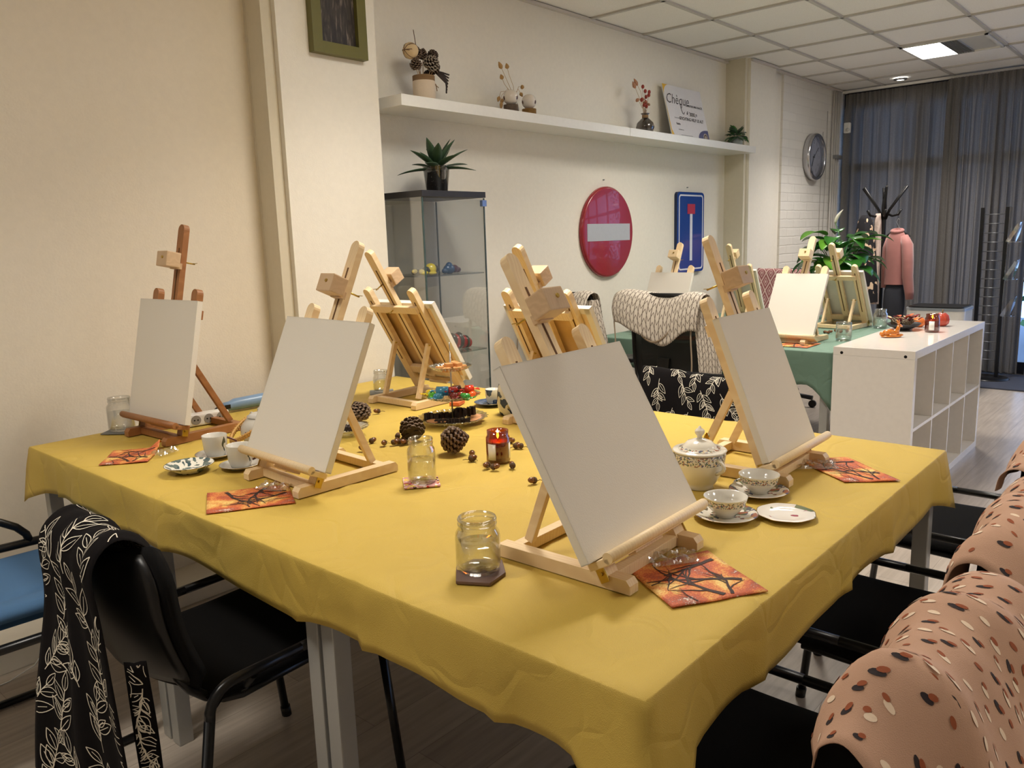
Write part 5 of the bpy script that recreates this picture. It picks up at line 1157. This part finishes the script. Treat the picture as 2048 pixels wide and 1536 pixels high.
def wr(s_, x, z, size, sh=0, wt=0, nm='printed_text'):
    mb = MB(); add_text(mb, s_, size, R3 @ Matrix.Translation((x, -.0042, z)) @ RX, sh, wt); mb.build(nm, ink, t, fixn=False)
wr('Chèque', -.105, chh*.74, .105, .35, -.0005, 'handwritten_title')
mb = MB(); mb.tube([(-.075, -.0045, chh*.68), (-.07, -.0045, chh*.58), (-.06, -.0045, chh*.50), (-.045, -.0045, chh*.49), (-.035, -.0045, chh*.53)], .0018, 6); mb.xform(R3); mb.build('pen_flourish', ink, t)
wr('LANDSTEDE MBO RAALTE', .13, chh*.665, .021, 0, .0006); wr('€ 3000,=', .075, chh*.505, .042, .1, .0008); wr('Overhandigd aan:', -.145, chh*.40, .014); wr('STICHTING HELP US ALT', .055, chh*.40, .032, .1, .0008)
wr('Raalte', -.155, chh*.29, .022, 0, .0006); wr('handtekening', -.13, chh*.185, .014); 
mb = MB(); mb.box((-.06, -.004, chh*.085), (.17, .0008, .002)); mb.xform(R3); mb.build('signature_line', ink, t)
# ------------------------------------------------------------------ things on the floating shelf (top at z = 2.0445)
SH = 2.0455
M_straw = mat('dried_straw', (182, 148, 104), .8); M_stick = mat('thin_twig', (110, 82, 62), .8)
t = thing('cone_bouquet_jar', 'white jar wrapped in twine holding pine cones on sticks', 'jar', (2.80, 3.0, SH))
MB().lathe([(0, .002), (.052, 0), (.055, .004), (.055, .098), (.049, .108), (.047, .125), (.044, .125), (.046, .108), (.05, .09), (.05, .006), (0, .006)], 36, cap=False).build('jar_body', mat('frosted_white_glass', (218, 198, 172), .55, bump=.3, bscale=300), t)
mb = MB()
for q in range(5): mb.tube([Vector((.0515*math.cos(a), .0515*math.sin(a), .103+q*.005)) for a in [k*2*PI/28 for k in range(29)]], .0032, 6, cap=False)
mb.tube([(.05, -.01, .105), (.062, -.02, .09), (.066, -.022, .06)], .0025, 6); mb.tube([(.05, -.012, .105), (.056, -.026, .085), (.07, -.03, .075)], .002, 6); mb.build('twine', mat('jute_twine', (140, 110, 76), .9), t)
for k, (dx, dz, rr, kind) in enumerate(((-.095, .225, .038, 'ball'), (-.04, .235, .034, 'cone'), (-.075, .170, .030, 'cone'), (.035, .190, .040, 'cone'), (.02, .235, .028, 'cone'), (.085, .235, .028, 'cone'), (.072, .175, .030, 'cone'), (.06, .14, .028, 'cone'))):
    dy = (-.02, .01, -.03, -.03, .02, .01, -.01, .02)[k]
    if kind == 'ball':
        mb = MB(); mb.ball((dx, dy, dz), rr, 16); mb.mi = 1
        for q in range(6): mb.tube([Vector((dx, dy, dz))+(Matrix.Rotation(q*1.1, 3, 'X') @ Matrix.Rotation(q*.8, 3, 'Z') @ Vector((rr*math.cos(a), rr*math.sin(a), 0))) for a in [j*2*PI/18 for j in range(13)]], .0016, 5)
        hd = mb.build('wicker_ball', [mat('cream_ball', (212, 186, 144), .8), M_stick], t)
    else:
        mb = cone_mesh(rr, rr*2.0, k, .9, 60); mb.xform(Matrix.Translation((dx, dy, dz)) @ Matrix.Rotation((dx-.0)*5+(.9 if k > 4 else 0), 4, 'Y') @ Matrix.Rotation(.9 if k == 3 else .2, 4, 'X') @ Matrix.Translation((0, 0, -rr)))
        hd = mb.build('pine_cone', [M_coned, mat('frosted_cone_tip', (150, 138, 124), .7) if k == 3 else M_ctip], t)
    MB().tube([(dx*.15, dy*.3, .02), (dx*.45, dy*.6, .12), (dx, dy, dz)], .0018, 6).build('stick', M_straw, t)
MB().tube([(0, 0, .02), (-.03, 0, .2), (-.052, 0, .33)], .0018, 6).build('bare_twig', M_stick, t)
mb = MB()
for q in range(7): mb.tube([(.07, 0, .16), (.12+.004*q, -.01, .155-.008*q), (.165, -.01+.004*q, .15-.014*q)], .004, 6)
mb.build('dark_husk', M_coned, t)
# glass bottle with dried grasses + ball vases on wood blocks
def grasses(t, specs, mstem, mear):
    for pts, er in specs:
        o = MB().tube(pts[:-1]+[pts[-1]], .0013, 5).build('stem', mstem, t)
        d = Vector(pts[-1])-Vector(pts[-2]); P = [Vector(pts[-1])-d*.1, Vector(pts[-1])+d*.15, Vector(pts[-1])+d*.45, Vector(pts[-1])+d*.8]; er *= 1.35; MB().tube(P, er, 8, rs=[er*.5, er, er*.8, er*.2]).build('seed_head', mear, t)
t = thing('grass_bottle', 'narrow clear bottle with dried grasses between two white ball vases', 'vase', (3.50, 3.02, SH))
MB().lathe([(0, .001), (.02, 0), (.022, .004), (.022, .045), (.018, .06), (.010, .085), (.009, .11), (.011, .112), (.008, .11), (.008, .088), (.016, .058), (.019, .045), (.019, .006), (0, .004)], 24, cap=False).build('glass_bottle', M_glass, t)
grasses(t, [([(0, 0, .05), (-.03, 0, .14), (-.08, 0, .21), (-.105, 0, .245)], .009), ([(0, 0, .05), (-.01, 0, .16), (-.045, 0, .22), (-.055, 0, .25)], .009), ([(0, 0, .05), (-.04, 0, .13), (-.085, 0, .165), (-.10, 0, .19)], .009),
            ([(0, 0, .05), (.015, 0, .13), (.035, 0, .165), (.06, 0, .165)], .009), ([(0, 0, .05), (.01, 0, .13), (.03, 0, .15), (.05, .0, .13)], .008), ([(0, 0, .05), (-.06, 0, .13), (-.115, 0, .12), (-.13, 0, .09)], .008),
            ([(0, 0, .05), (-.05, 0, .12), (-.09, 0, .11), (-.105, 0, .08)], .008), ([(0, 0, .05), (-.07, -.01, .14), (-.12, -.01, .10), (-.125, -.01, .06)], .007)], M_straw, mat('straw_seed_head', (176, 138, 88), .85, bump=.4, bscale=500))
for x, h, l in ((3.43, .052, 'white ball vase with brown spots on the left dark bark block'), (3.585, .045, 'white ball vase with brown spots on the right golden wood block')):
    b = tag(MB().tube([(0, 0, 0), (0, 0, h)], .040, 24).build('wood_block', mat('bark_block_%d' % (x*100), (96, 80, 66) if x < 3.5 else (132, 98, 48), .9, noise=.4, nscale=60), loc=(x, 2.99, SH)), 'small round wood block under the '+('left' if x < 3.5 else 'right')+' ball vase', 'block')
    mb = MB(); mb.ball((0, 0, .040), .041, 28); mb.mi = 1
    for a, zz in ((2.75, .036), (4.95, .036)): mb.ball((.031*math.cos(a), .031*math.sin(a), zz), .015, 14, (.8, .8, 1.0))
    tag(mb.build('ball_vase', [mat('glossy_white_ceramic', (222, 212, 200), .1, coat=.5), mat('brown_spot_glaze', (84, 44, 26), .2)], loc=(x, 2.99, SH+h)), l, 'vase')
t = thing('dark_bud_vase', 'round smoky glass vase with red and beige dried flowers', 'vase', (4.815, 3.0, SH))
MB().lathe([(0, .001), (.035, 0), (.052, .014), (.062, .045), (.054, .075), (.03, .098), (.020, .106), (.020, .125), (.030, .135), (.028, .137), (.016, .125), (.016, .106), (.05, .075), (.058, .045), (.048, .014), (0, .005)], 36, cap=False).build('smoky_glass', thin_glass('smoky_glass_tint', (.42, .36, .33), .04, .5, .1), t)
MB().tube([(0, 0, .106), (0, 0, .124)], .0212, 20).build('neck_twine', mat('jute_twine', (140, 110, 76), .9), t)
grasses(t, [([(0, 0, .06), (-.01, 0, .16), (-.055, 0, .27), (-.10, 0, .31)], .009), ([(0, 0, .06), (-.02, 0, .16), (-.09, 0, .25), (-.125, 0, .29)], .010), ([(0, 0, .06), (-.03, 0, .16), (-.07, 0, .20), (-.09, 0, .21)], .011), ([(0, 0, .06), (.01, 0, .15), (.03, 0, .18), (.04, 0, .195)], .010), ([(0, 0, .06), (-.01, 0, .15), (-.03, 0, .19), (-.035, 0, .215)], .014), ([(0, 0, .06), (.005, 0, .15), (.0, 0, .19), (.0, 0, .205)], .014)], M_straw, mat('faded_pink_head', (176, 128, 100), .85))
M_rb = mat('dried_red_bud', (150, 56, 44), .7)
for x, z in ((-.035, .295), (-.005, .27), (.005, .235), (.045, .27), (.04, .25), (-.05, .21), (.0, .2), (-.02, .18), (.01, .175)):
    MB().tube([(x*.1, 0, .08), (x*.6, 0, z*.75), (x, 0, z)], .0011, 5).build('bud_stem', M_stick, t); MB().ball((x, -.004, z+.008), .011, 8, (1, 1, 1.25)).build('red_bud', M_rb, t)
# ------------------------------------------------------------------ leafy plants
def blade(mb, base, d, L, w, droop, up=Vector((0, 0, 1)), fold=.25, n=9, tip=1.0, stem=0.0):
    d = Vector(d).normalized(); s_ = d.cross(up); s_ = s_.normalized() if s_.length > 1e-3 else Vector((1, 0, 0)); p = Vector(base); rows = []; cur = Vector(d)
    for i in range(n+1):
        f = i/n; ww = w*math.sin(PI*min(1, (f*.93+.07))**.85)**.9 if i < n else 0; ww = max(ww, w*.06 if f < .1 else 0); nn = s_.cross(cur).normalized()
        rows.append([mb.bm.verts.new(p-s_*ww+nn*ww*fold), mb.bm.verts.new(p), mb.bm.verts.new(p+s_*ww+nn*ww*fold)])
        cur = (cur+Vector((0, 0, -droop/n))).normalized(); p = p+cur*(L/n)
    sm = mb.smooth; mb.smooth = True
    for a, b in zip(rows, rows[1:]):
        mb.face([a[0], a[1], b[1], b[0]]); mb.face([a[1], a[2], b[2], b[1]])
    mb.smooth = sm; return mb
def leafobj(parent, name, m, *a, **k):
    mb = MB(); blade(mb, *a, **k); o = mb.build(name, m, parent, fixn=False); md = o.modifiers.new('t', 'SOLIDIFY'); md.thickness = .0012; return o
M_agave = mat('dusty_green_leaf', (58, 84, 58), .5, noise=.25, nscale=30); M_lily = mat('glossy_green_leaf', (44, 104, 34), .3, noise=.3, nscale=12, coat=.2); M_lily2 = mat('fresh_green_leaf', (92, 150, 44), .35, noise=.2, nscale=12)
t = thing('agave_plant', 'artificial agave in a black sand filled glass pot on the display cabinet', 'plant', (2.79, 2.93, 1.611))
MB().lathe([(0, .003), (.050, 0), (.053, .004), (.066, .125), (.0675, .128), (.064, .128), (.050, .006), (0, .006)], 36, cap=False).build('glass_pot', thin_glass('dark_pot_glass', (.75, .75, .74), .03, .5, .08), t)
MB().lathe([(0, .005), (.049, .006), (.060, .10), (0, .102)], 32, cap=False).build('black_sand', spot_mat('black_sand_white_specks', (20, 18, 18), [(200, 200, 190), (20, 18, 18), (20, 18, 18)], 160, .66, .6), t)
r4 = random.Random(8)
for k in range(20):
    a = k*2.4+.4; f = k/20; el = -.1+1.25*f; d = Vector((math.cos(a)*math.cos(el), math.sin(a)*math.cos(el), math.sin(el)+.1)); yb = d.y > 0
    L = (.20-.06*f)*(.62 if d.y > .35 else 1); leafobj(t, 'leaf', M_agave, (.01*math.cos(a), .01*math.sin(a), .105+.03*f), d, L, .030-.006*f, .35*(1-f), fold=.35)
t = thing('shelf_plant', 'small green trailing plant in a grey pot at the right end of the shelf', 'plant', (6.14, 2.98, SH))
MB().lathe([(0, .002), (.04, 0), (.045, .01), (.05, .07), (.047, .07), (.04, .01), (0, .006)], 28, cap=False).build('pot', mat('pale_grey_ceramic', (150, 156, 150), .5), t)
for k in range(34):
    a = r4.uniform(0, 2*PI); el = r4.uniform(-.3, 1.2); d = Vector((math.cos(a)*math.cos(el), math.sin(a)*math.cos(el)*.6, math.sin(el))); b = Vector((d.x*.05, d.y*.04, .075+.04*max(0, math.sin(el))))
    leafobj(t, 'leaf', M_agave if k % 3 else M_lily, b, d, r4.uniform(.06, .10), .024, .7, fold=.15, n=6)
t = thing('peace_lily', 'large peace lily with one white bloom at the far end of the green table', 'plant', (5.76, 2.00, TZ))
MB().lathe([(0, .003), (.075, 0), (.08, .008), (.10, .15), (.097, .155), (.092, .15), (.07, .01), (0, .008)], 36, cap=False).build('pot', mat('cream_pot', (206, 200, 186), .4), t)
MB().lathe([(0, .13), (.092, .135)], 24, cap=False).build('soil', mat('potting_soil', (50, 36, 28), .95), t)
r5 = random.Random(12)
for k in range(46):
    a = k*2.39996; el = r5.uniform(.25, 1.25); reach = r5.uniform(.04, .17); h = r5.uniform(.20, .50)*(.75+.25*math.sin(el)); d = Vector((math.cos(a), math.sin(a), 0))
    b = d*reach+Vector((0, 0, .14+h)); 
    MB().tube([(.02*d.x, .02*d.y, .12), tuple(d*reach*.4+Vector((0, 0, .14+h*.65))), tuple(b)], .0032, 6).build('stalk', M_lily, t)
    dd = Vector((d.x, d.y, math.sin(el)*.8+.05)); leafobj(t, 'leaf', M_lily2 if k in (4, 9, 17, 22) else M_lily, tuple(b), dd, r5.uniform(.15, .22), r5.uniform(.05, .075), r5.uniform(.9, 1.9), fold=.2, n=9)
for px_, (dy, h, L) in enumerate(((-.06, .52, .24),)):
    leafobj(t, 'leaf', M_lily2, (-.04, dy, h), (-.1, -.9, .35), L, .07, .5, fold=.2)
MB().tube([(0, 0, .12), (-.02, -.02, .5), (-.03, .03, .66)], .0028, 6).build('flower_stalk', M_lily, t)
leafobj(t, 'white_spathe', mat('white_spathe', (236, 232, 220), .4), (-.03, .03, .66), (-.1, -.45, .9), .11, .022, .1, fold=.6)
MB().tube([(-.03, .03, .67), (-.035, .01, .72)], .006, 8).build('spadix', mat('spadix', (226, 216, 160), .7), t)
# ------------------------------------------------------------------ things in the display cabinet
def lump(x, y, z, parts, label, mats, name='clay_figure'):
    mb = MB()
    for c, r_, sc, mi in parts: mb.mi = mi; mb.ball(c, r_, 14, sc)
    return tag(mb.build(name, mats, loc=(x, y, z)), label, 'figure', 'colourful figures in the display cabinet')
K1 = mat('black_clay', (30, 34, 36), .3, coat=.4); K2 = mat('yellow_clay', (226, 204, 40), .3, coat=.4); K3 = mat('blue_clay', (24, 74, 116), .25, coat=.5); K4 = mat('red_clay', (178, 30, 40), .25, coat=.5); K5 = mat('wine_clay', (80, 30, 50), .3, coat=.4)
lump(2.665, 2.87, 1.218, [((0, 0, .028), .028, (1, 1, 1), 1), ((-.03, 0, .022), .02, (1.2, 1, 1), 0), ((.028, 0, .025), .022, (1, 1, 1), 0), ((-.075, .01, .015), .018, (1.6, 1, .8), 0), ((-.06, -.02, .012), .012, (2, 1, .8), 1), ((-.015, -.03, .010), .012, (2, 1, .7), 1)], 'yellow and black lumpy figure on the upper cabinet shelf', [K1, K2])
lump(2.79, 2.87, 1.218, [((0, 0, .022), .024, (1.5, 1, 1), 0), ((.0, 0, .036), .02, (1, .9, 1), 0), ((.035, 0, .022), .02, (1.2, 1, 1), 1), ((.06, 0, .016), .014, (1.3, 1, 1), 1), ((-.03, 0, .014), .014, (1.3, 1, 1), 0)], 'dark blue and wine red lumpy figure on the upper cabinet shelf', [K3, K5])
lump(2.57, 2.87, 1.218, [((0, 0, .016), .018, (1.6, 1, .9), 0), ((.02, -.015, .018), .012, (1.6, 1, 1), 1), ((-.02, -.012, .022), .010, (1.6, 1, 1), 1)], 'small black figure with cream strokes at the left of the cabinet shelf', [K1, mat('cream_clay', (206, 190, 120), .4)])
lump(2.84, 2.87, .833, [((-.06, 0, .05), .035, (1.2, 1, 1.1), 0), ((-.03, 0, .042), .035, (.6, 1.05, 1.15), 1), ((-.005, 0, .045), .036, (.7, 1, 1.2), 0), ((.02, 0, .036), .034, (.6, 1.05, 1.05), 1), ((.042, 0, .034), .032, (.6, 1, 1.05), 0), ((.058, 0, .028), .027, (.8, 1, 1), 1)], 'red and black striped lumpy figure on the lower cabinet shelf', [K1, K4])
lump(2.60, 2.87, .833, [((0, 0, .035), .034, (1.1, 1, 1), 0), ((.03, 0, .03), .03, (.8, 1, 1), 1)], 'dark figure with a red side at the left of the lower cabinet shelf', [K1, K4])
# ------------------------------------------------------------------ things on the cube shelf and the green table
UZ = .791
t = thing('cone_bowl', 'dark shallow bowl filled with pine cones and dried petals on the cube shelf', 'bowl', (4.93, 1.335, UZ))
MB().lathe([(0, .002), (.035, 0), (.04, .004), (.085, .022), (.10, .036), (.098, .038), (.08, .026), (.04, .010), (0, .008)], 40, scal=lambda a, r, z: 1.0+.12*math.cos(2*a), cap=False).build('bowl_body', mat('charcoal_wood', (40, 38, 40), .6), t)
r6 = random.Random(2)
for k, (x, y, s_) in enumerate(((-.055, .03, .030), (-.01, -.03, .022), (.02, .02, .024), (-.03, -.02, .02), (.05, -.02, .022), (.0, .045, .02))):
    mb = cone_mesh(s_, s_*1.7, k, .9, 50); mb.xform(Matrix.Translation((x, y, .045)) @ Matrix.Rotation(r6.uniform(-1, 1), 4, 'X') @ Matrix.Rotation(r6.uniform(-1, 1), 4, 'Y') @ Matrix.Translation((0, 0, -s_*.6))); mb.build('pine_cone', [mat('grey_brown_cone', (104, 88, 72), .8, noise=.3, nscale=60), mat('pale_cone_tip', (150, 134, 112), .8)], t)
for k in range(26):
    a = r6.uniform(0, 6.28); r_ = r6.uniform(.02, .085); leafobj(t, 'dried_petal', (mat('cream_petal', (216, 188, 146), .8), mat('wine_petal', (110, 30, 44), .7), mat('orange_petal', (200, 100, 56), .7))[k % 3 if k > 8 else 1], (r_*math.cos(a), r_*math.sin(a), .045+r6.uniform(0, .03)), (math.cos(a), math.sin(a), r6.uniform(.2, 1.2)), .035, .012, .5, fold=.4, n=4)
def pumpkin(x, y, z, r_, h, m, label):
    t = thing('pumpkin', label, 'pumpkin', (x, y, z), 0, 'small decorative pumpkins')
    MB().lathe([(0, .1*h), (r_*.5, .0), (r_*.92, .22*h), (r_, .5*h), (r_*.85, .82*h), (r_*.45, h), (r_*.1, .93*h), (0, .92*h)], 48, scal=lambda a, rr, zz: .93+.07*abs(math.cos(4*a)), cap=False).build('fruit', m, t)
    MB().tube([(0, 0, .9*h), (.003, 0, 1.08*h), (.010, 0, 1.22*h)], .005, 8, rs=[.007, .004, .005]).build('stem', mat('pumpkin_stem', (110, 84, 50), .8), t)
pumpkin(5.20, 1.20, UZ, .042, .078, mat('dark_orange_skin', (176, 62, 40), .35, coat=.3), 'red orange glossy pumpkin behind the candle on the cube shelf')
pumpkin(5.10, 1.30, UZ, .036, .058, mat('bright_orange_skin', (214, 116, 50), .4), 'small bright orange pumpkin between bowl and candle on the cube shelf')
M_deer = mat('amber_resin', (200, 116, 34), .2, coat=.6, noise=.35, nscale=40)
t = thing('deer_figurine', 'amber orange reclining deer figurine at the front of the cube shelf', 'figurine', (4.56, 1.295, UZ), -.9)
mb = MB(); 
for c, r_, sc in (((0, 0, .006), .052, (1.1, .62, .14)), ((-.012, 0, .024), .024, (1.5, .85, .85)), ((.022, .0, .024), .019, (1.1, .8, 1.0)), ((-.045, .005, .018), .014, (1.1, 1, 1)), ((.0, -.022, .013), .009, (2.4, .8, .8)), ((-.02, .02, .012), .009, (2.2, .8, .8)), ((.045, -.01, .012), .008, (1.8, .8, .8))): mb.ball(c, r_, 14, sc)
mb.tube([(.024, 0, .026), (.034, 0, .045), (.038, 0, .062)], .009, 10, rs=[.014, .010, .008]); mb.tube([(.034, 0, .064), (.044, 0, .062), (.056, 0, .057)], .008, 10, rs=[.009, .008, .004]); mb.build('deer_body', M_deer, t)
for s_ in (-1, 1): MB().tube([(.036, s_*.005, .070), (.034, s_*.012, .084), (.030, s_*.016, .094)], .003, 6, rs=[.004, .0045, .0015]).build('ear', M_deer, t)
jar('water_jar', 4.60, 1.56, TZ, .043, .105, .041, .3, 'glass jar of water on the green table at the corner of the cube shelf', 0, .006, 'glass jars on the green table')
jar('water_jar', 5.30, 1.575, TZ, .042, .12, .034, .5, 'wide glass jar of water on the green table behind the cone bowl', 0, .022, 'glass jars on the green table')
jar('water_jar', 4.47, 2.86, TZ, .038, .125, .031, .5, 'glass jar of water at the wall side of the green table', 0, .022, 'glass jars on the green table')
jar('water_jar', 4.92, 2.28, TZ, .036, .105, .03, .5, 'glass jar of water between the masts in the middle of the green table', 0, .022, 'glass jars on the green table')
tag(MB().lathe([(0, .002), (.05, 0), (.075, .010), (.077, .012), (.072, .0115), (.05, .004), (0, .004)], 32, cap=False).build('saucer', mat('cream_porcelain', (232, 227, 214), .12, coat=.4), loc=(4.22, 2.06, TZ)), 'white saucer near the left edge of the green table', 'saucer')
# ------------------------------------------------------------------ coat rack with clothes
t = thing('coat_rack', 'black bentwood coat rack in front of the grey curtain', 'coat rack', (7.60, 2.275, 0))
MB().tube([(0, 0, .02), (0, 0, .7), (0, 0, 1.56), (0, 0, 1.66)], .024, 12, rs=[.03, .024, .022, .012]).build('pole', M_blackp, t)
MB().tube([(0, 0, 1.635), (0, 0, 1.69)], .016, 12, rs=[.018, .008]).build('finial', M_blackp, t)
for k in range(6):
    a = k*PI/3+.35; c, s_ = math.cos(a), math.sin(a); MB().tube([(.018*c, .018*s_, 1.45), (.05*c, .05*s_, 1.53), (.20*c, .20*s_, 1.725)], .011, 8).build('upper_arm', M_blackp, t)
    MB().tube([(.02*c, .02*s_, 1.50), (.08*c, .08*s_, 1.475), (.13*c, .13*s_, 1.485), (.155*c, .155*s_, 1.53)], .009, 8).build('hook', M_blackp, t)
for k in range(4):
    a = k*PI/2+.5; c, s_ = math.cos(a), math.sin(a); MB().tube([(.02*c, .02*s_, .45), (.12*c, .12*s_, .38), (.20*c, .20*s_, .2), (.26*c, .26*s_, .012)], .014, 8).build('leg', M_blackp, t)
MB().tube([Vector((.19*math.cos(a), .19*math.sin(a), .26)) for a in [q*2*PI/28 for q in range(29)]], .009, 8, cap=False).build('lower_ring', M_blackp, t)
def hang(name, c, prof, label, cat, m, lobes=6, amp=.12, seed=0, sy=1.0, parts=None):
    """hanging garment: elliptic section (rx, ry, z) list from top to bottom with folds"""
    r = random.Random(seed); p0, p1 = r.uniform(0, 6), r.uniform(0, 6); t = thing(name, label, cat, c)
    mb = MB(); mb.smooth = True; rings = []
    n = 40
    for i, (rx, ry, z) in enumerate(prof):
        f = i/(len(prof)-1); rings.append([mb.bm.verts.new((rx*(1+amp*f*math.sin(lobes*a+p0+1.5*f))*math.cos(a), ry*(1+amp*f*math.sin(lobes*a+p1+f))*math.sin(a), z)) for a in [q*2*PI/n for q in range(n)]])
    for a, b in zip(rings, rings[1:]):
        for k in range(n): mb.face([a[k], a[(k+1) % n], b[(k+1) % n], b[k]])
    mb.smooth = False; mb.face(rings[0]); mb.build('fabric', m, t); return t
hang('dress', (7.50, 2.40, 0), [(.03, .03, 1.49), (.06, .06, 1.44), (.08, .085, 1.30), (.09, .10, 1.10), (.10, .115, .90), (.11, .12, .72)], 'black dress with cream blotches hanging on the coat rack', 'dress', spot_mat('black_dress_cream_spots', (20, 18, 24), [(206, 176, 146), (216, 190, 160), (190, 160, 130)], 16, .60, .9, .3), 7, .14, 3)
hang('cardigan', (7.56, 2.31, 0), [(.02, .02, 1.50), (.03, .03, 1.42), (.03, .035, 1.1), (.032, .035, .85), (.035, .035, .70)], 'narrow cream knitted scarf hanging down the coat rack', 'scarf', mat('cream_knit', (204, 184, 172), .95, bump=.8, bscale=60), 5, .2, 4)
t = thing('coat_hanger', 'black coat hanger holding the pink jacket', 'hanger', (7.52, 2.13, 0)); MB().tube([(0, 0, 1.335), (0, -.012, 1.37), (0, .012, 1.42), (0, .0, 1.45), (0, -.012, 1.44)], .003, 6).build('wire_hook', M_steel, t); MB().tube([(0, .10, 1.29), (0, .04, 1.335), (0, 0, 1.345), (0, -.04, 1.335), (0, -.10, 1.29)], .010, 8).build('shoulder_bar', M_blackp, t)
M_pj = mat('pink_velvet', (160, 104, 98), .75, noise=.2, nscale=9, sheen=.4)
t = hang('jacket', (7.52, 2.13, 0), [(.03, .035, 1.355), (.05, .06, 1.325), (.06, .088, 1.27), (.065, .088, 1.15), (.065, .085, 1.0), (.065, .085, .88)], 'dusty pink velvet jacket on a hanger at the coat rack', 'jacket', M_pj, 4, .05, 6)
MB().tube([(-.02, -.06, 1.295), (-.04, -.095, 1.22), (-.05, -.11, 1.08), (-.05, -.115, .95), (-.05, -.135, .82), (-.05, -.14, .755)], .05, 14, rs=[.035, .048, .046, .044, .038, .032]).build('sleeve', M_pj, t)
MB().tube([(-.0, .06, 1.285), (.02, .085, 1.2), (.02, .09, 1.08), (.02, .09, .85)], .05, 12, rs=[.03, .038, .036, .032]).build('sleeve', M_pj, t)
MB().tube([Vector((.035*math.cos(a)-.01, .045*math.sin(a), 1.345+.012*math.cos(a))) for a in [q*2*PI/20 for q in range(21)]], .013, 8, cap=False).build('collar', M_pj, t)
hang('dark_bag', (7.52, 2.13, 0), [(.05, .07, .875), (.06, .085, .82), (.065, .09, .70), (.06, .085, .60)], 'dark grey garment hanging below the pink jacket', 'garment', mat('charcoal_wool', (44, 46, 54), .95), 4, .05, 9)
# appliance, brochure stand, mat
t = thing('air_purifier', 'white rounded appliance with a black top and silver rim behind the cube shelf', 'appliance', (7.35, 1.72, 0)); 
def rbox(mb, w, d, z0, z1, r):
    P = rrect(w, d, r, 8); mb.prism(P, z0, z1)
mb = MB(); rbox(mb, .36, .44, .03, .69, .06); mb.build('body', M_white, t); mb = MB(); rbox(mb, .37, .45, .69, .712, .065); mb.build('silver_rim', mat('silver_plastic', (176, 182, 190), .3, .6), t); mb = MB(); rbox(mb, .34, .42, .712, .722, .055); mb.build('top_panel', M_blackp, t)
mb = MB(); rbox(mb, .30, .38, 0, .03, .04); mb.build('plinth', M_blackp, t)
t = thing('brochure_stand', 'black ladder-like brochure stand with clear holders by the curtain', 'stand', (8.12, 1.50, 0))
for s_ in (-1, 1): MB().bar((0, s_*.095, .03), (0, s_*.095+.01, 1.52), .028, .028).build('post', M_blackm, t)
for k in range(17): MB().tube([(0, -.09, .18+.08*k), (0, .10, .18+.08*k)], .0045, 6).build('rung', mat('grey_rung', (120, 122, 126), .3, .6), t)
MB().lathe([(0, 0), (.17, 0), (.175, .012), (.16, .025), (.03, .03), (0, .03)], 32, c=(-.02, -.03, 0), cap=False).build('round_base', M_blackm, t)
M_acr = thin_glass('acrylic', (.90, .94, .99), .05, .75, .28)
for z in (1.22, .90, .58):
    h = MB(); h.bar((-.02, -.11, z+.0), (.0, -.11, z+.30), .004, .11, (0, 1, 0), 0).bar((-.02, -.17, z), (-.03, -.20, z+.17), .11, .004, (1, 0, 0), 0).bar((-.02, -.10, z), (-.02, -.20, z), .11, .004, (1, 0, 0), 0).bar((-.07, -.11, z+.0), (-.07, -.19, z+.15), .03, .003, (0, 0, 1), 0); h.build('clear_holder', M_acr, t)
tag(MB().box((8.03, .85, .006), (.78, 1.5, .012), bev=.003).build('door_mat', mat('dark_blue_grey_mat', (62, 66, 80), .95, noise=.3, nscale=300, bump=.5, bscale=500)), 'dark grey door mat on the floor in front of the curtain', 'mat')
# pipes, cables, sensor at the brick wall
for k, (x, r_) in enumerate(((8.20, .009), (8.255, .010), (8.31, .012), (8.36, .014))):
    tag(MB().tube([(x, YB-.02, 0), (x, YB-.02, 2.70)], r_, 10).build('wall_pipe', mat('white_pipe', (206, 202, 196), .4)), ('leftmost thin white pipe', 'second thin white pipe', 'third white pipe', 'thickest white pipe nearest the curtain')[k]+' running up the brick wall', 'pipe', 'pipes at the brick wall corner')
for k, x in enumerate((7.98, 8.08)):
    tag(MB().tube([(x+.012*math.sin(z*3.1+k), YB-.006, z) for z in [q*.1 for q in range(1, 24+k*2)]], .003, 6).build('cable', mat('white_cable', (190, 184, 178), .5)), ('thin cable down the brick wall just right of the clock', 'thin cable down the brick wall beside the pipes')[k], 'cable')
tag(MB().box((8.32, YB-.03, 2.08), (.16, .05, .035), bev=.004).build('pipe_clamp', M_grey), 'grey clamp holding the pipes at the brick wall', 'clamp')
t = thing('motion_sensor', 'small white motion sensor in the corner above the curtain edge', 'sensor', (8.40, 2.90, 2.36)); MB().box((0, 0, 0), (.05, .06, .10), bev=.01).build('housing', M_white, t); MB().ball((-.02, -.01, -.02), .02, 12).build('lens', mat('sensor_lens', (200, 200, 196), .3), t)
# adapter at the left baseboard
t = thing('wall_adapter', 'white plug adapter with a thin cable on the duct at the left wall', 'adapter', (.86, 2.885, .075)); MB().box((0, 0, 0), (.11, .045, .055), bev=.005).build('housing', M_white, t)
MB().tube([(-.05, -.02, -.01), (-.10, -.03, -.055), (-.18, -.04, -.072), (-.24, -.05, -.071)], .002, 6).build('thin_cable', M_white, t)
